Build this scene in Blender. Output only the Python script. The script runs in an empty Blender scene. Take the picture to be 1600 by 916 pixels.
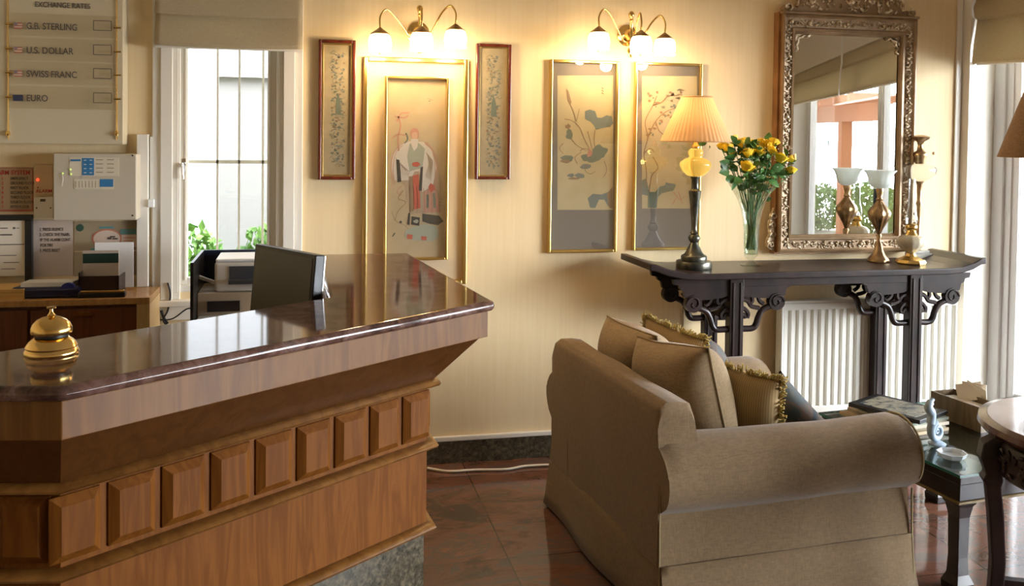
import bpy, bmesh, math, random
from mathutils import Vector, Matrix, noise, Euler
random.seed(7)
S = bpy.context.scene
COL = S.collection
PI = math.pi

# ------------------------------------------------------------------ camera
EYE = Vector((0, 0, 1.55)); FPX = 1450.0
PITCH, ROLL, YAW, SH = math.radians(1.5882), math.radians(.692), math.radians(12.656), 205.72
FW = Vector((math.sin(YAW)*math.cos(PITCH), math.cos(YAW)*math.cos(PITCH), -math.sin(PITCH)))
R0 = Vector((math.cos(YAW), -math.sin(YAW), 0)); U0 = R0.cross(FW)
RT = R0*math.cos(ROLL) + U0*math.sin(ROLL); UP = U0*math.cos(ROLL) - R0*math.sin(ROLL)
cam = bpy.data.objects.new('camera', bpy.data.cameras.new('camera')); COL.objects.link(cam)
M3 = Matrix((RT, UP, -FW)).transposed()
cam.matrix_world = Matrix.Translation(EYE) @ M3.to_4x4()
cam.data.sensor_width = 36; cam.data.lens = FPX/1600*36; cam.data.shift_y = -SH/1600
cam.data.clip_start = .05
S.camera = cam
def at(x, y, Y=None, Z=None):
    """the place in the room seen at a spot of the photograph, on the plane y=Y or z=Z"""
    v = RT*((x-800)/FPX) - UP*((y-(458-SH))/FPX) + FW
    t = (Y-EYE.y)/v.y if Y is not None else (Z-EYE.z)/v.z
    return EYE + v*t

# ------------------------------------------------------------------ light
S.view_settings.view_transform = 'Standard'; S.view_settings.look = 'None'
S.view_settings.exposure = -0.42; S.view_settings.gamma = 1; S.view_settings.use_curve_mapping = False
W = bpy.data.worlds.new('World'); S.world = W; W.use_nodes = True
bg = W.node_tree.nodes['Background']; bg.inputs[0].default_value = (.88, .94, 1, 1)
SKY_BASE, SKY_GLOW = 4.0, 66.0              # hazy sky, with a bright lobe added to light the back-wall corner
_n, _l = W.node_tree.nodes, W.node_tree.links
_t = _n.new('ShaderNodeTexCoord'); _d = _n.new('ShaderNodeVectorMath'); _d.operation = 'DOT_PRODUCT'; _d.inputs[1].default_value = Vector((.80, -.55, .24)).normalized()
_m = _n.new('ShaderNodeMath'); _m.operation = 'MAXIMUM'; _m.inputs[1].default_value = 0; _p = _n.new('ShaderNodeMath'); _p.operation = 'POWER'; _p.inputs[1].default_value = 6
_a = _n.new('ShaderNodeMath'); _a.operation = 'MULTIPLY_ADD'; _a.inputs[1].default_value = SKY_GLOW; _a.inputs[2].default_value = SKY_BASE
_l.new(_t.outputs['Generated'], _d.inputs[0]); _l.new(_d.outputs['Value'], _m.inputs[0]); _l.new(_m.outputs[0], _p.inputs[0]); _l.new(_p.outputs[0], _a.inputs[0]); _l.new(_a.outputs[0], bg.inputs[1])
def portal(name, loc, rot, sx, sy):
    l = bpy.data.lights.new(name, 'AREA'); l.shape = 'RECTANGLE'; l.size = sx; l.size_y = sy
    l.cycles.is_portal = True
    o = bpy.data.objects.new(name, l); COL.objects.link(o); o.location = loc; o.rotation_euler = rot
RA = math.radians(21)                      # the right wall leans outwards by this angle
T = Vector((math.sin(RA), -math.cos(RA), 0)); O = Vector((math.cos(RA), math.sin(RA), 0))
WY = 4.31; CX = 3.41                       # the back wall and its right corner
PC = Vector((CX, WY, 0))
portal('door_daylight', PC + T*3.3 + O*.36 + Vector((0, 0, 1.15)), Vector((-O)).to_track_quat('-Z', 'Y').to_euler(), 6.6, 2.3)
portal('window_daylight', (-.33, WY+.14, 1.45), (-PI/2, 0, 0), .5, 1.2)

# ------------------------------------------------------------------ materials
MATS = {}
def pm(name, col=(.8, .8, .8), rough=.5, metal=0, **k):
    if name in MATS: return MATS[name]
    m = bpy.data.materials.new(name); m.use_nodes = True; b = m.node_tree.nodes['Principled BSDF']
    b.inputs['Base Color'].default_value = (*col, 1); b.inputs['Roughness'].default_value = rough; b.inputs['Metallic'].default_value = metal
    for a, v in k.items():
        a = a.replace('_', ' ')
        b.inputs[a].default_value = (*v, 1) if isinstance(v, tuple) else v
    MATS[name] = m; return m
def nodes(m): return m.node_tree.nodes, m.node_tree.links, m.node_tree.nodes['Principled BSDF']
def tc(n, l, scale=(1, 1, 1), rot=(0, 0, 0)):
    t = n.new('ShaderNodeTexCoord'); mp = n.new('ShaderNodeMapping'); mp.inputs['Scale'].default_value = scale; mp.inputs['Rotation'].default_value = rot
    l.new(t.outputs['Object'], mp.inputs[0]); return mp.outputs[0]
def ramp(n, l, fac, stops):
    r = n.new('ShaderNodeValToRGB'); e = r.color_ramp.elements
    while len(e) < len(stops): e.new(.5)
    for q, (p, c) in zip(e, stops): q.position = p; q.color = (*c, 1)
    l.new(fac, r.inputs[0]); return r.outputs[0]
def noisy(name, stops, scale=5, detail=4, rough=.5, stretch=(1, 1, 1), bump=0, dist=0, metal=0, nrough=.5, **k):
    if name in MATS: return MATS[name]
    m = pm(name, rough=rough, metal=metal, **k); n, l, b = nodes(m)
    t = n.new('ShaderNodeTexNoise'); t.inputs['Scale'].default_value = scale; t.inputs['Detail'].default_value = detail; t.inputs['Distortion'].default_value = dist
    t.inputs['Roughness'].default_value = nrough
    l.new(tc(n, l, stretch), t.inputs[0]); l.new(ramp(n, l, t.outputs[0], stops), b.inputs['Base Color'])
    if bump:
        bp = n.new('ShaderNodeBump'); bp.inputs['Strength'].default_value = bump; bp.inputs['Distance'].default_value = .01
        l.new(t.outputs[0], bp.inputs['Height']); l.new(bp.outputs[0], b.inputs['Normal'])
    return m
def wood(name, c1, c2, rough=.35, scale=3, stretch=(8, 8, .7), coat=.3):
    if name in MATS: return MATS[name]
    m = pm(name, rough=rough, Coat_Weight=coat, Coat_Roughness=.15); n, l, b = nodes(m)
    v = tc(n, l, stretch)
    t = n.new('ShaderNodeTexNoise'); t.inputs['Scale'].default_value = scale; t.inputs['Detail'].default_value = 5; t.inputs['Distortion'].default_value = .6; l.new(v, t.inputs[0])
    mu = n.new('ShaderNodeMath'); mu.operation = 'MULTIPLY'; mu.inputs[1].default_value = 9; l.new(t.outputs[0], mu.inputs[0])
    fr = n.new('ShaderNodeMath'); fr.operation = 'PINGPONG'; fr.inputs[1].default_value = 1; l.new(mu.outputs[0], fr.inputs[0])
    l.new(ramp(n, l, fr.outputs[0], [(.0, c1), (.55, tuple((a+b_)/2 for a, b_ in zip(c1, c2))), (1, c2)]), b.inputs['Base Color'])
    return m
def cloth(name, c, c2=None, scale=260, rough=.9, bump=.25):
    if name in MATS: return MATS[name]
    c2 = c2 or tuple(x*.72 for x in c)
    m = pm(name, rough=rough, Sheen_Weight=.15); n, l, b = nodes(m)
    a = n.new('ShaderNodeTexNoise'); a.inputs['Scale'].default_value = scale; l.new(tc(n, l, (1, 1, .15)), a.inputs[0])
    d = n.new('ShaderNodeTexNoise'); d.inputs['Scale'].default_value = scale; l.new(tc(n, l, (.15, .15, 1)), d.inputs[0])
    ad = n.new('ShaderNodeMath'); ad.operation = 'ADD'; l.new(a.outputs[0], ad.inputs[0]); l.new(d.outputs[0], ad.inputs[1])
    hf = n.new('ShaderNodeMath'); hf.operation = 'MULTIPLY'; hf.inputs[1].default_value = .5; l.new(ad.outputs[0], hf.inputs[0])
    l.new(ramp(n, l, hf.outputs[0], [(.38, c2), (.62, c)]), b.inputs['Base Color'])
    bp = n.new('ShaderNodeBump'); bp.inputs['Strength'].default_value = bump; bp.inputs['Distance'].default_value = .002
    l.new(hf.outputs[0], bp.inputs['Height']); l.new(bp.outputs[0], b.inputs['Normal'])
    return m
def striped(name, c1, c2, freq, axis='X', rough=.8, lo=.35, hi=.65):
    if name in MATS: return MATS[name]
    m = pm(name, rough=rough); n, l, b = nodes(m)
    w = n.new('ShaderNodeTexWave'); w.bands_direction = axis; w.inputs['Scale'].default_value = freq; w.inputs['Distortion'].default_value = .5; w.inputs['Detail'].default_value = 3
    l.new(tc(n, l), w.inputs[0]); l.new(ramp(n, l, w.outputs[0], [(lo, c1), (hi, c2)]), b.inputs['Base Color']); return m
def thin_glass(name, tint=(1, 1, 1), refl=.08, rough=0.0):
    if name in MATS: return MATS[name]
    m = bpy.data.materials.new(name); m.use_nodes = True; n, l = m.node_tree.nodes, m.node_tree.links; n.clear()
    o = n.new('ShaderNodeOutputMaterial'); mx = n.new('ShaderNodeMixShader'); tr = n.new('ShaderNodeBsdfTransparent'); gl = n.new('ShaderNodeBsdfGlossy')
    lw = n.new('ShaderNodeLayerWeight'); lw.inputs[0].default_value = .5
    pw_ = n.new('ShaderNodeMath'); pw_.operation = 'POWER'; pw_.inputs[1].default_value = 4; l.new(lw.outputs['Facing'], pw_.inputs[0])
    ma = n.new('ShaderNodeMath'); ma.operation = 'MULTIPLY_ADD'; ma.inputs[1].default_value = .7; ma.inputs[2].default_value = refl*.5
    l.new(pw_.outputs[0], ma.inputs[0]); ma.use_clamp = True; l.new(ma.outputs[0], mx.inputs[0])
    tr.inputs[0].default_value = (*tint, 1); gl.inputs['Roughness'].default_value = rough
    l.new(tr.outputs[0], mx.inputs[1]); l.new(gl.outputs[0], mx.inputs[2]); l.new(mx.outputs[0], o.inputs[0])
    MATS[name] = m; return m
def emis(name, col, s):
    m = pm(name, col, .5, Emission_Color=col, Emission_Strength=s); return m

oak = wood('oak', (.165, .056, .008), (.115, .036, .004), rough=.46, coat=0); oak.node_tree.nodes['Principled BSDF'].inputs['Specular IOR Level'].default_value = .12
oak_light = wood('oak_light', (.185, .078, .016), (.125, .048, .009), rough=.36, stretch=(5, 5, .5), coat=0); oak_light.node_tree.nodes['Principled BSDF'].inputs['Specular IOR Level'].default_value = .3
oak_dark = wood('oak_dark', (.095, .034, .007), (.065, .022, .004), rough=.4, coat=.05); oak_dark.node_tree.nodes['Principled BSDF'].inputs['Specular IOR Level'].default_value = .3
cabinet_wood = wood('cabinet_wood', (.16, .05, .014), (.11, .032, .009), rough=.4)
pine = wood('pine', (.60, .42, .2), (.5, .33, .15), rough=.45)
ebony = noisy('ebony', [(.3, (.012, .009, .009)), (.7, (.035, .02, .018))], 14, rough=.28, stretch=(1, 1, .6)); ebony.node_tree.nodes['Principled BSDF'].inputs['Specular IOR Level'].default_value = .35
mahog = wood('red_frame_wood', (.13, .022, .008), (.08, .012, .005), rough=.25)
gold = pm('gold', (.72, .5, .16), .28, 1)
brass = noisy('brass', [(.3, (.75, .5, .16)), (.7, (.9, .66, .28))], 9, rough=.18, metal=1)
old_brass = noisy('old_brass', [(.35, (.32, .2, .1)), (.65, (.62, .45, .26))], 30, rough=.32, metal=1)
bronze = noisy('bronze', [(.35, (.045, .05, .04)), (.65, (.13, .12, .09))], 25, rough=.3, metal=.7)
gilt = noisy('gilt_carving', [(.35, (.16, .10, .05)), (.5, (.48, .36, .22)), (.64, (.82, .74, .58))], 60, rough=.4, metal=.35, bump=.5)
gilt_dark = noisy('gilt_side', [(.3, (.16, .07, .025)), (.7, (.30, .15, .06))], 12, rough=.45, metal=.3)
granite = noisy('brown_marble', [(.32, (.035, .02, .016)), (.5, (.12, .06, .045)), (.62, (.2, .12, .1)), (.72, (.07, .055, .05))], 16, 8, rough=.07, nrough=.65, dist=.6)
granite_dark = noisy('dark_marble', [(.35, (.02, .019, .013)), (.5, (.065, .055, .035)), (.65, (.14, .11, .07))], 60, 8, rough=.16, nrough=.7)
white_paint = pm('white_paint', (.78, .74, .66), .45)
pvc = pm('white_pvc', (.82, .82, .82), .3)
rad_white = pm('radiator_white', (.80, .78, .70), .35)
white_plastic = pm('white_plastic', (.74, .70, .62), .4)
beige = pm('beige_plastic', (.55, .46, .33), .5)
black_pl = pm('black_plastic', (.012, .012, .014), .3)
black_gloss = pm('black_screen', (.02, .02, .018), .18)
paper = pm('paper', (.74, .68, .58), .7)
chrome = pm('chrome', (.8, .8, .8), .15, 1)
ink = pm('ink', (.08, .06, .05), .6)
redink = pm('red_ink', (.5, .04, .03), .6)
linen = cloth('linen', (.205, .13, .060))
linen_l = cloth('linen_cushion', (.27, .18, .088))
blindc = cloth('blind_cloth', (.60, .50, .33), (.52, .42, .27), scale=300)
_n, _l, _b = nodes(blindc); _t = _n.new('ShaderNodeBsdfTranslucent'); _t.inputs[0].default_value = (.62, .55, .38, 1); _x = _n.new('ShaderNodeMixShader'); _x.inputs[0].default_value = .3
_l.new(_b.outputs[0], _x.inputs[1]); _l.new(_t.outputs[0], _x.inputs[2]); _l.new(_x.outputs[0], _n['Material Output'].inputs[0])
clear = pm('clear_glass', (1, 1, 1), .02, Transmission_Weight=1.0, IOR=1.45)
pane_glass = thin_glass('pane_glass')
pic_glass = thin_glass('picture_glass', refl=.2)
mirror_m = pm('mirror_silver', (.93, .94, .92), .0, 1)

def wallpaper():
    m = pm('wallpaper', rough=.75); n, l, b = nodes(m)
    v = tc(n, l, (1, 1, .04))
    t = n.new('ShaderNodeTexNoise'); t.inputs['Scale'].default_value = 70; t.inputs['Detail'].default_value = 3; l.new(v, t.inputs[0])
    l.new(ramp(n, l, t.outputs[0], [(.3, (.76, .59, .34)), (.7, (.79, .63, .38))]), b.inputs['Base Color']); return m
wallp = wallpaper()
def floor_mat():
    m = pm('red_marble_tiles', rough=.09); n, l, b = nodes(m)
    v = tc(n, l, (1, 1, 1), (0, 0, 0))
    t = n.new('ShaderNodeTexNoise'); t.inputs['Scale'].default_value = 2.2; t.inputs['Detail'].default_value = 12; t.inputs['Distortion'].default_value = 1.1; t.inputs['Roughness'].default_value = .72
    l.new(tc(n, l, (1, 1.8, 1), (0, 0, .7)), t.inputs[0])
    c = ramp(n, l, t.outputs[0], [(.34, (.05, .035, .03)), (.44, (.14, .065, .038)), (.5, (.20, .085, .055)), (.56, (.12, .085, .07)), (.64, (.24, .10, .06)), (.74, (.20, .14, .10))])
    v = tc(n, l, (1, 1, 1)); v.node.inputs['Location'].default_value = (.1, .08, 0)
    br = n.new('ShaderNodeTexBrick'); br.offset = 0; br.inputs['Scale'].default_value = 1; br.inputs['Brick Width'].default_value = .42; br.inputs['Row Height'].default_value = .42
    br.inputs['Mortar Size'].default_value = .0028; br.inputs['Color1'].default_value = (1, 1, 1, 1); br.inputs['Color2'].default_value = (.72, .72, .72, 1); br.inputs['Mortar'].default_value = (.35, .3, .26, 1)
    l.new(v, br.inputs[0])
    mx = n.new('ShaderNodeMix'); mx.data_type = 'RGBA'; mx.blend_type = 'MULTIPLY'; mx.inputs[0].default_value = 1
    l.new(c, mx.inputs[6]); l.new(br.outputs[0], mx.inputs[7]); l.new(mx.outputs[2], b.inputs['Base Color']); return m

# ------------------------------------------------------------------ mesh builder
class MB:
    def __init__(s): s.v = []; s.f = []; s.mi = []; s.k = 0
    def mat(s, i): s.k = i; return s
    def add(s, vs, fs):
        o = len(s.v); s.v += [tuple(p) for p in vs]; s.f += [tuple(o+i for i in f) for f in fs]; s.mi += [s.k]*len(fs); return s
    def box(s, c, d, R=None):
        x, y, z = d[0]/2, d[1]/2, d[2]/2
        vs = [Vector(p) for p in ((-x,-y,-z),(x,-y,-z),(x,y,-z),(-x,y,-z),(-x,-y,z),(x,-y,z),(x,y,z),(-x,y,z))]
        if R is not None: vs = [R @ p for p in vs]
        return s.add([p+Vector(c) for p in vs], [(0,3,2,1),(4,5,6,7),(0,1,5,4),(1,2,6,5),(2,3,7,6),(3,0,4,7)])
    def bb(s, x0, x1, y0, y1, z0, z1): return s.box(((x0+x1)/2, (y0+y1)/2, (z0+z1)/2), (abs(x1-x0), abs(y1-y0), abs(z1-z0)))
    def prism(s, a, b):
        n = len(a); s.add(list(a)+list(b), [tuple(range(n-1, -1, -1)), tuple(range(n, 2*n))]+[(i, (i+1) % n, n+(i+1) % n, n+i) for i in range(n)]); return s
    def slab(s, poly, z0, z1): return s.prism([(p[0], p[1], z0) for p in poly], [(p[0], p[1], z1) for p in poly])
    def xz(s, poly, y0, y1): return s.prism([(p[0], y0, p[1]) for p in poly], [(p[0], y1, p[1]) for p in poly])
    def loft(s, rings, cap=True, closed=True):
        n = len(rings[0]); vs = [p for r in rings for p in r]; fs = []
        for i in range(len(rings)-1):
            for j in range(n if closed else n-1):
                k = (j+1) % n; fs.append((i*n+j, i*n+k, (i+1)*n+k, (i+1)*n+j))
        if cap: fs += [tuple(range(n-1, -1, -1)), tuple(range((len(rings)-1)*n, len(rings)*n))]
        return s.add(vs, fs)
    def lathe(s, prof, c=(0, 0, 0), n=32, cap=True, ax=None, lobes=0, amp=0):
        rings = []
        for r, z in prof:
            ring = []
            for j in range(n):
                a = 2*PI*j/n; rr = r*(1+amp*math.cos(lobes*a)) if lobes else r
                p = Vector((rr*math.cos(a), rr*math.sin(a), z))
                if ax is not None: p = ax @ p
                ring.append(p+Vector(c))
            rings.append(ring)
        return s.loft(rings, cap)
    def tube(s, pts, r, n=8, cap=True, flat=1.0):
        pts = [Vector(p) for p in pts]; rings = []; ref = None
        for i, p in enumerate(pts):
            d = (pts[min(i+1, len(pts)-1)]-pts[max(i-1, 0)]).normalized()
            if ref is None: ref = Vector((0, 1, 0)) if abs(d.y) < .9 else Vector((1, 0, 0))
            u = d.cross(ref).normalized(); w = u.cross(d).normalized(); ref = w
            rr = r[i] if isinstance(r, (list, tuple)) else r
            rings.append([p+u*math.cos(2*PI*j/n)*rr+w*math.sin(2*PI*j/n)*rr*flat for j in range(n)])
        return s.loft(rings, cap)
    def ball(s, c, r, n=10, m=7, R=None):
        if not isinstance(r, (tuple, list)): r = (r, r, r)
        rings = []
        for i in range(m+1):
            t = PI*i/m; t = min(max(t, .02), PI-.02)
            ring = []
            for j in range(n):
                p = Vector((r[0]*math.sin(t)*math.cos(2*PI*j/n), r[1]*math.sin(t)*math.sin(2*PI*j/n), -r[2]*math.cos(t)))
                if R is not None: p = R @ p
                ring.append(p+Vector(c))
            rings.append(ring)
        return s.loft(rings)
    def build(s, name, m, parent=None, smooth=False, bevel=0, seg=2, org=None, sub=0, jit=0, jscale=6):
        me = bpy.data.meshes.new(name); vs = s.v
        if org is not None: vs = [Vector(p)-Vector(org) for p in vs]
        if jit: vs = [Vector(p)+noise.noise_vector(Vector(p)*jscale)*jit for p in vs]
        me.from_pydata([tuple(p) for p in vs], [], s.f)
        for q in (m if isinstance(m, (list, tuple)) else [m]): me.materials.append(q)
        me.polygons.foreach_set('material_index', s.mi)
        b = bmesh.new(); b.from_mesh(me); bmesh.ops.recalc_face_normals(b, faces=b.faces); b.to_mesh(me); b.free()
        o = bpy.data.objects.new(name, me); COL.objects.link(o)
        if smooth:
            me.polygons.foreach_set('use_smooth', [True]*len(me.polygons)); me.set_sharp_from_angle(angle=math.radians(50))
        if bevel:
            q = o.modifiers.new('bevel', 'BEVEL'); q.width = bevel; q.segments = seg; q.limit_method = 'ANGLE'; q.angle_limit = math.radians(40)
        if sub:
            q = o.modifiers.new('sub', 'SUBSURF'); q.levels = q.render_levels = sub
        if parent is not None: o.parent = parent
        elif org is not None: o.location = org
        return o
def tag(o, label=None, cat=None, group=None, kind=None):
    if label: o['label'] = label
    if cat: o['category'] = cat
    if group: o['group'] = group
    if kind: o['kind'] = kind
    return o
def thing(name, label, cat, loc=(0, 0, 0), rz=0, group=None):
    o = bpy.data.objects.new(name, None); COL.objects.link(o); o.empty_display_size = .05
    o.location = loc; o.rotation_euler = (0, 0, rz); return tag(o, label, cat, group)
def struct(name, mb, m, **k): return tag(mb.build(name, m, **k), kind='structure')
def text(name, body, size, loc, m, parent, align='LEFT', ext=.0006, sx=1.0, rot=(PI/2, 0, 0)):
    c = bpy.data.curves.new(name, 'FONT'); c.body = body; c.size = size; c.align_x = align; c.extrude = ext; c.offset = size*.012
    t = bpy.data.objects.new('tmp_text', c); COL.objects.link(t)
    bpy.context.view_layer.update()
    me = bpy.data.meshes.new_from_object(t.evaluated_get(bpy.context.evaluated_depsgraph_get()))
    bpy.data.objects.remove(t); me.materials.clear(); me.materials.append(m)
    o = bpy.data.objects.new(name, me); COL.objects.link(o); o.parent = parent; o.location = loc; o.rotation_euler = rot; o.scale = (sx, 1, 1); return o
def copy_tree(o, parent=None):
    c = o.copy(); COL.objects.link(c)
    if parent is not None: c.parent = parent
    for ch in [x for x in bpy.data.objects if x.parent == o]: copy_tree(ch, c)
    return c
def arc(c, r, a0, a1, n, ax='xz'):
    out = []
    for i in range(n+1):
        a = a0+(a1-a0)*i/n
        out.append((c[0]+r*math.cos(a), c[1]+r*math.sin(a)))
    return out

# ================================================================== ROOM
CEIL = 2.75
WX0, WX1, WZ0, WZ1 = -.56, -.09, .84, 2.15      # opening of the back window
m = MB()
m.bb(-2.2, WX0, WY, WY+.2, 0, CEIL).bb(WX1, CX, WY, WY+.2, 0, CEIL).bb(WX0, WX1, WY, WY+.2, 0, WZ0).bb(WX0, WX1, WY, WY+.2, WZ1, CEIL)
struct('wall_back', m, wallp)
struct('wall_left', MB().bb(-2.4, -2.2, -2.6, WY+.2, 0, CEIL), wallp)
def rw(s, o, z): p = PC+T*s+O*o; return (p.x, p.y, z)
def rbox(m, s0, s1, o0, o1, z0, z1):
    return m.prism([rw(s0, o0, z0), rw(s1, o0, z0), rw(s1, o1, z0), rw(s0, o1, z0)], [rw(s0, o0, z1), rw(s1, o0, z1), rw(s1, o1, z1), rw(s0, o1, z1)])
DS0, DS1, DTOP = .05, 6.6, 2.3
m = MB(); rbox(m, -.16, DS0, 0, .36, 0, CEIL); rbox(m, DS1, 7.5, 0, .36, 0, CEIL); rbox(m, DS0, DS1, 0, .36, DTOP, CEIL); rbox(m, DS0, DS1, 0, .36, -.02, .06)
struct('wall_right', m, white_paint)
m = MB().bb(-2.2, 6.2, -2.8, -2.6, 0, CEIL)
struct('wall_rear', m, wallp)
struct('ceiling', MB().bb(-2.4, 6.6, -2.8, WY+.2, CEIL, CEIL+.1), pm('ceiling_paint', (.74, .70, .62), .8))
struct('floor', MB().bb(-2.4, 6.6, -2.8, WY+.3, -.12, 0), floor_mat())
m = MB().bb(-2.2, CX, WY-.018, WY-.001, 0, .105); struct('baseboard_back', m, granite_dark, bevel=.002)
struct('trim_1', MB().bb(-2.2, CX, WY-.022, WY-.001, .1055, .128), white_paint, bevel=.004)
m = MB().bb(CX-.035, CX-.003, WY-.012, WY-.001, .13, CEIL-.01); struct('trim_2', m, white_paint, bevel=.003)
struct('baseboard_left', MB().bb(-2.199, -2.18, -2.5, WY-.03, 0, .1), granite_dark)

# back window: architrave, sash, pane, handle, sill, security grille
w = thing('window_1', None, None, (-.325, WY, WZ0)); w['kind'] = 'structure'; og = w.location
m = MB()
for a, b, y in ((.0, .05, .03), (.05, .085, .018), (-.03, 0, .012)):
    m.bb(WX0-b+.0, WX0-a, WY-y, WY, WZ0-.03, WZ1).bb(WX1+a, WX1+b, WY-y, WY, WZ0-.03, WZ1)
m.build('architrave', white_paint, w, org=og, bevel=.003)
m = MB()
m.bb(WX0, WX0+.022, WY-.015, WY+.1, WZ0, WZ1).bb(WX1-.022, WX1, WY-.015, WY+.1, WZ0, WZ1).bb(WX0, WX1, WY, WY+.1, WZ1-.03, WZ1).bb(WX0, WX1, WY, WY+.1, WZ0, WZ0+.03)
m.build('window_frame', white_paint, w, org=og, bevel=.002)
GX0, GX1, GZ0 = at(294, 200, WY+.04).x, at(418, 200, WY+.04).x, at(350, 432, WY+.04).z
sa = MB().bb(WX0+.022, GX0, WY+.02, WY+.06, WZ0+.03, WZ1-.03).bb(GX1, WX1-.022, WY+.02, WY+.06, WZ0+.03, WZ1-.03).bb(GX0, GX1, WY+.02, WY+.06, WZ0+.03, GZ0).bb(GX0, GX1, WY+.02, WY+.06, WZ1-.09, WZ1-.03)
sa.bb(GX0-.012, GX0-.004, WY+.014, WY+.02, GZ0-.01, WZ1-.08).bb(GX1+.004, GX1+.012, WY+.014, WY+.02, GZ0-.01, WZ1-.08)
sa = sa.build('sash', white_paint, w, org=og, bevel=.002)
MB().bb(GX0, GX1, WY+.036, WY+.04, GZ0, WZ1-.09).build('pane', pane_glass, sa, org=og)
h = at(286, 258, WY)
m = MB().tube([(h.x, WY+.02, h.z), (h.x, WY-.03, h.z)], .008).tube([(h.x, WY-.03, h.z+.01), (h.x+.004, WY-.032, h.z-.06)], .006).box((h.x, WY+.016, h.z), (.02, .008, .055))
m.build('window_handle', chrome, sa, org=og, smooth=True)
MB().bb(WX0-.09, WX1+.09, WY-.06, WY+.02, WZ0-.055, WZ0-.03).bb(WX0-.07, WX1+.07, WY-.03, WY, WZ0-.12, WZ0-.055).build('window_sill', white_paint, w, org=og, bevel=.004)
g = thing('window_grille', 'white metal security grille outside the narrow back window', 'grille', (-.325, WY+.26, WZ0)); og = g.location
m = MB()
for px in (340, 374, 411): x = at(px, 200, WY+.26).x; m.box((x, WY+.26, 1.5), (.010, .012, 1.4))
for py in (253,): z = at(375, py, WY+.26).z; m.bb(-.72, .02, WY+.254, WY+.266, z-.008, z+.008)
m.build('bars', pvc, g, org=og)

# ---- outdoors
gr = MB().bb(-9, 3.6, WY+.32, 12, -.3, -.13); tag(gr.build('garden_ground', noisy('lawn', [(.3, (.10, .16, .04)), (.7, (.22, .28, .1))], 12), None), kind='structure')
m = MB().prism([rw(-.3, .37, -.13), rw(12, .37, -.13), rw(12, 9, -.13), rw(-.3, 9, -.13)], [rw(-.3, .37, .0), rw(12, .37, .0), rw(12, 9, .0), rw(-.3, 9, .0)])
tag(m.build('terrace', pm('terrace_tiles', (.5, .42, .33), .6)), kind='structure')
hs = thing('neighbour_house', 'pale grey rendered building seen through the narrow window', 'building', (-.4, 8, -.2)); og = hs.location
x0 = at(342, 200, 8).x; zt = at(380, 116, 8).z
MB().bb(x0, 2.6, 8, 8.4, -.2, zt).build('wall', pm('render', (.22, .21, .20), .9), hs, org=og)
MB().prism([(x0-.12, 7.9, zt-.03), (2.7, 7.9, zt-.03), (2.7, 8.4, zt+.1), (x0-.12, 8.4, zt+.1)], [(x0-.12, 7.9, zt), (2.7, 7.9, zt), (2.7, 8.4, zt+.14), (x0-.12, 8.4, zt+.14)]).build('roof', pm('roof_tile', (.5, .45, .4), .8), hs, org=og)
leafm = noisy('bush_leaf', [(.3, (.05, .16, .02)), (.7, (.20, .36, .08))], 6, rough=.5)
def bush(name, label, c, r, n, group=None, seed=1):
    rnd = random.Random(seed); t = thing(name, label, 'bush', (c[0], c[1], c[2]), group=group)
    lf = MB(); st = MB()
    for i in range(n):
        d = Vector((rnd.gauss(0, 1), rnd.gauss(0, 1), rnd.gauss(0, 1))).normalized()*rnd.uniform(.6, 1)
        p = Vector((d.x*r[0], d.y*r[1], r[2]+d.z*r[2]))
        R = Euler((rnd.uniform(0, 6), rnd.uniform(0, 6), rnd.uniform(0, 6))).to_matrix(); s_ = rnd.uniform(.03, .06)
        lf.add([R @ Vector(q)*s_+p for q in ((-1, 0, 0), (0, -.5, .1), (1, 0, 0), (0, .5, .1))], [(0, 1, 2), (0, 2, 3)])
    for k in range(5): a = k*1.26; st.tube([(0, 0, 0), (r[0]*.6*math.cos(a), r[1]*.6*math.sin(a), r[2]*1.3)], .012, 5)
    lf.build('foliage', leafm, t); st.build('stems', oak_dark, t)
p = at(350, 385, 7.2); bush('garden_bush', 'green bush below the neighbouring building outside the narrow window', (p.x-.3, 7.2, -.13), (.36, .3, .52), 1100, seed=3)
p = at(398, 385, 7.2); bush('garden_bush', 'round green bush at the right edge of the narrow window', (p.x+.2, 7.0, -.13), (.36, .3, .54), 900, seed=4)
for i, (s_, o_) in enumerate(((8.9, -3.6), (8.75, -4.65), (8.6, -5.7), (9.9, -4.2), (9.75, -5.25), (8.45, -6.75))):
    q = (s_, o_, 0); bush('terrace_bush', 'leafy green bush at the edge of the terrace, reflected in the mirror', (q[0], q[1], 0), (.5, .48, .40+.04*(i % 2)), 1500, 'bushes beyond the terrace', seed=10+i)
pg = thing('pergola', 'terracotta coloured wooden pergola on the terrace, reflected in the mirror', 'pergola', rw(2.2, 2.2, 0))
og = Vector(pg.location); pw = pm('pergola_wood', (.42, .17, .08), .6)
PA, PB = Vector((7.15, -1.9, 0)), Vector((8.0, -5.9, 0)); pd = (PB-PA).normalized(); pn = Vector((-pd.y, pd.x, 0)); PR = Matrix((pd, pn, Vector((0, 0, 1)))).transposed()
for f_ in (.32, .98): q = PA.lerp(PB, f_); MB().box((q.x, q.y, .90), (.15, .15, 1.80), PR).build('post', pw, pg, org=og)
q = PA.lerp(PB, .5); MB().box((q.x, q.y, 1.915), ((PB-PA).length, .16, .23), PR).build('beam', pw, pg, org=og)
for k in range(8):
    q = PA.lerp(PB, .04+k*.13)+Vector((0, 0, 2.09)); MB().box(q, (.08, .8, .12), PR).build('rafter', pw, pg, org=og)

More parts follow.
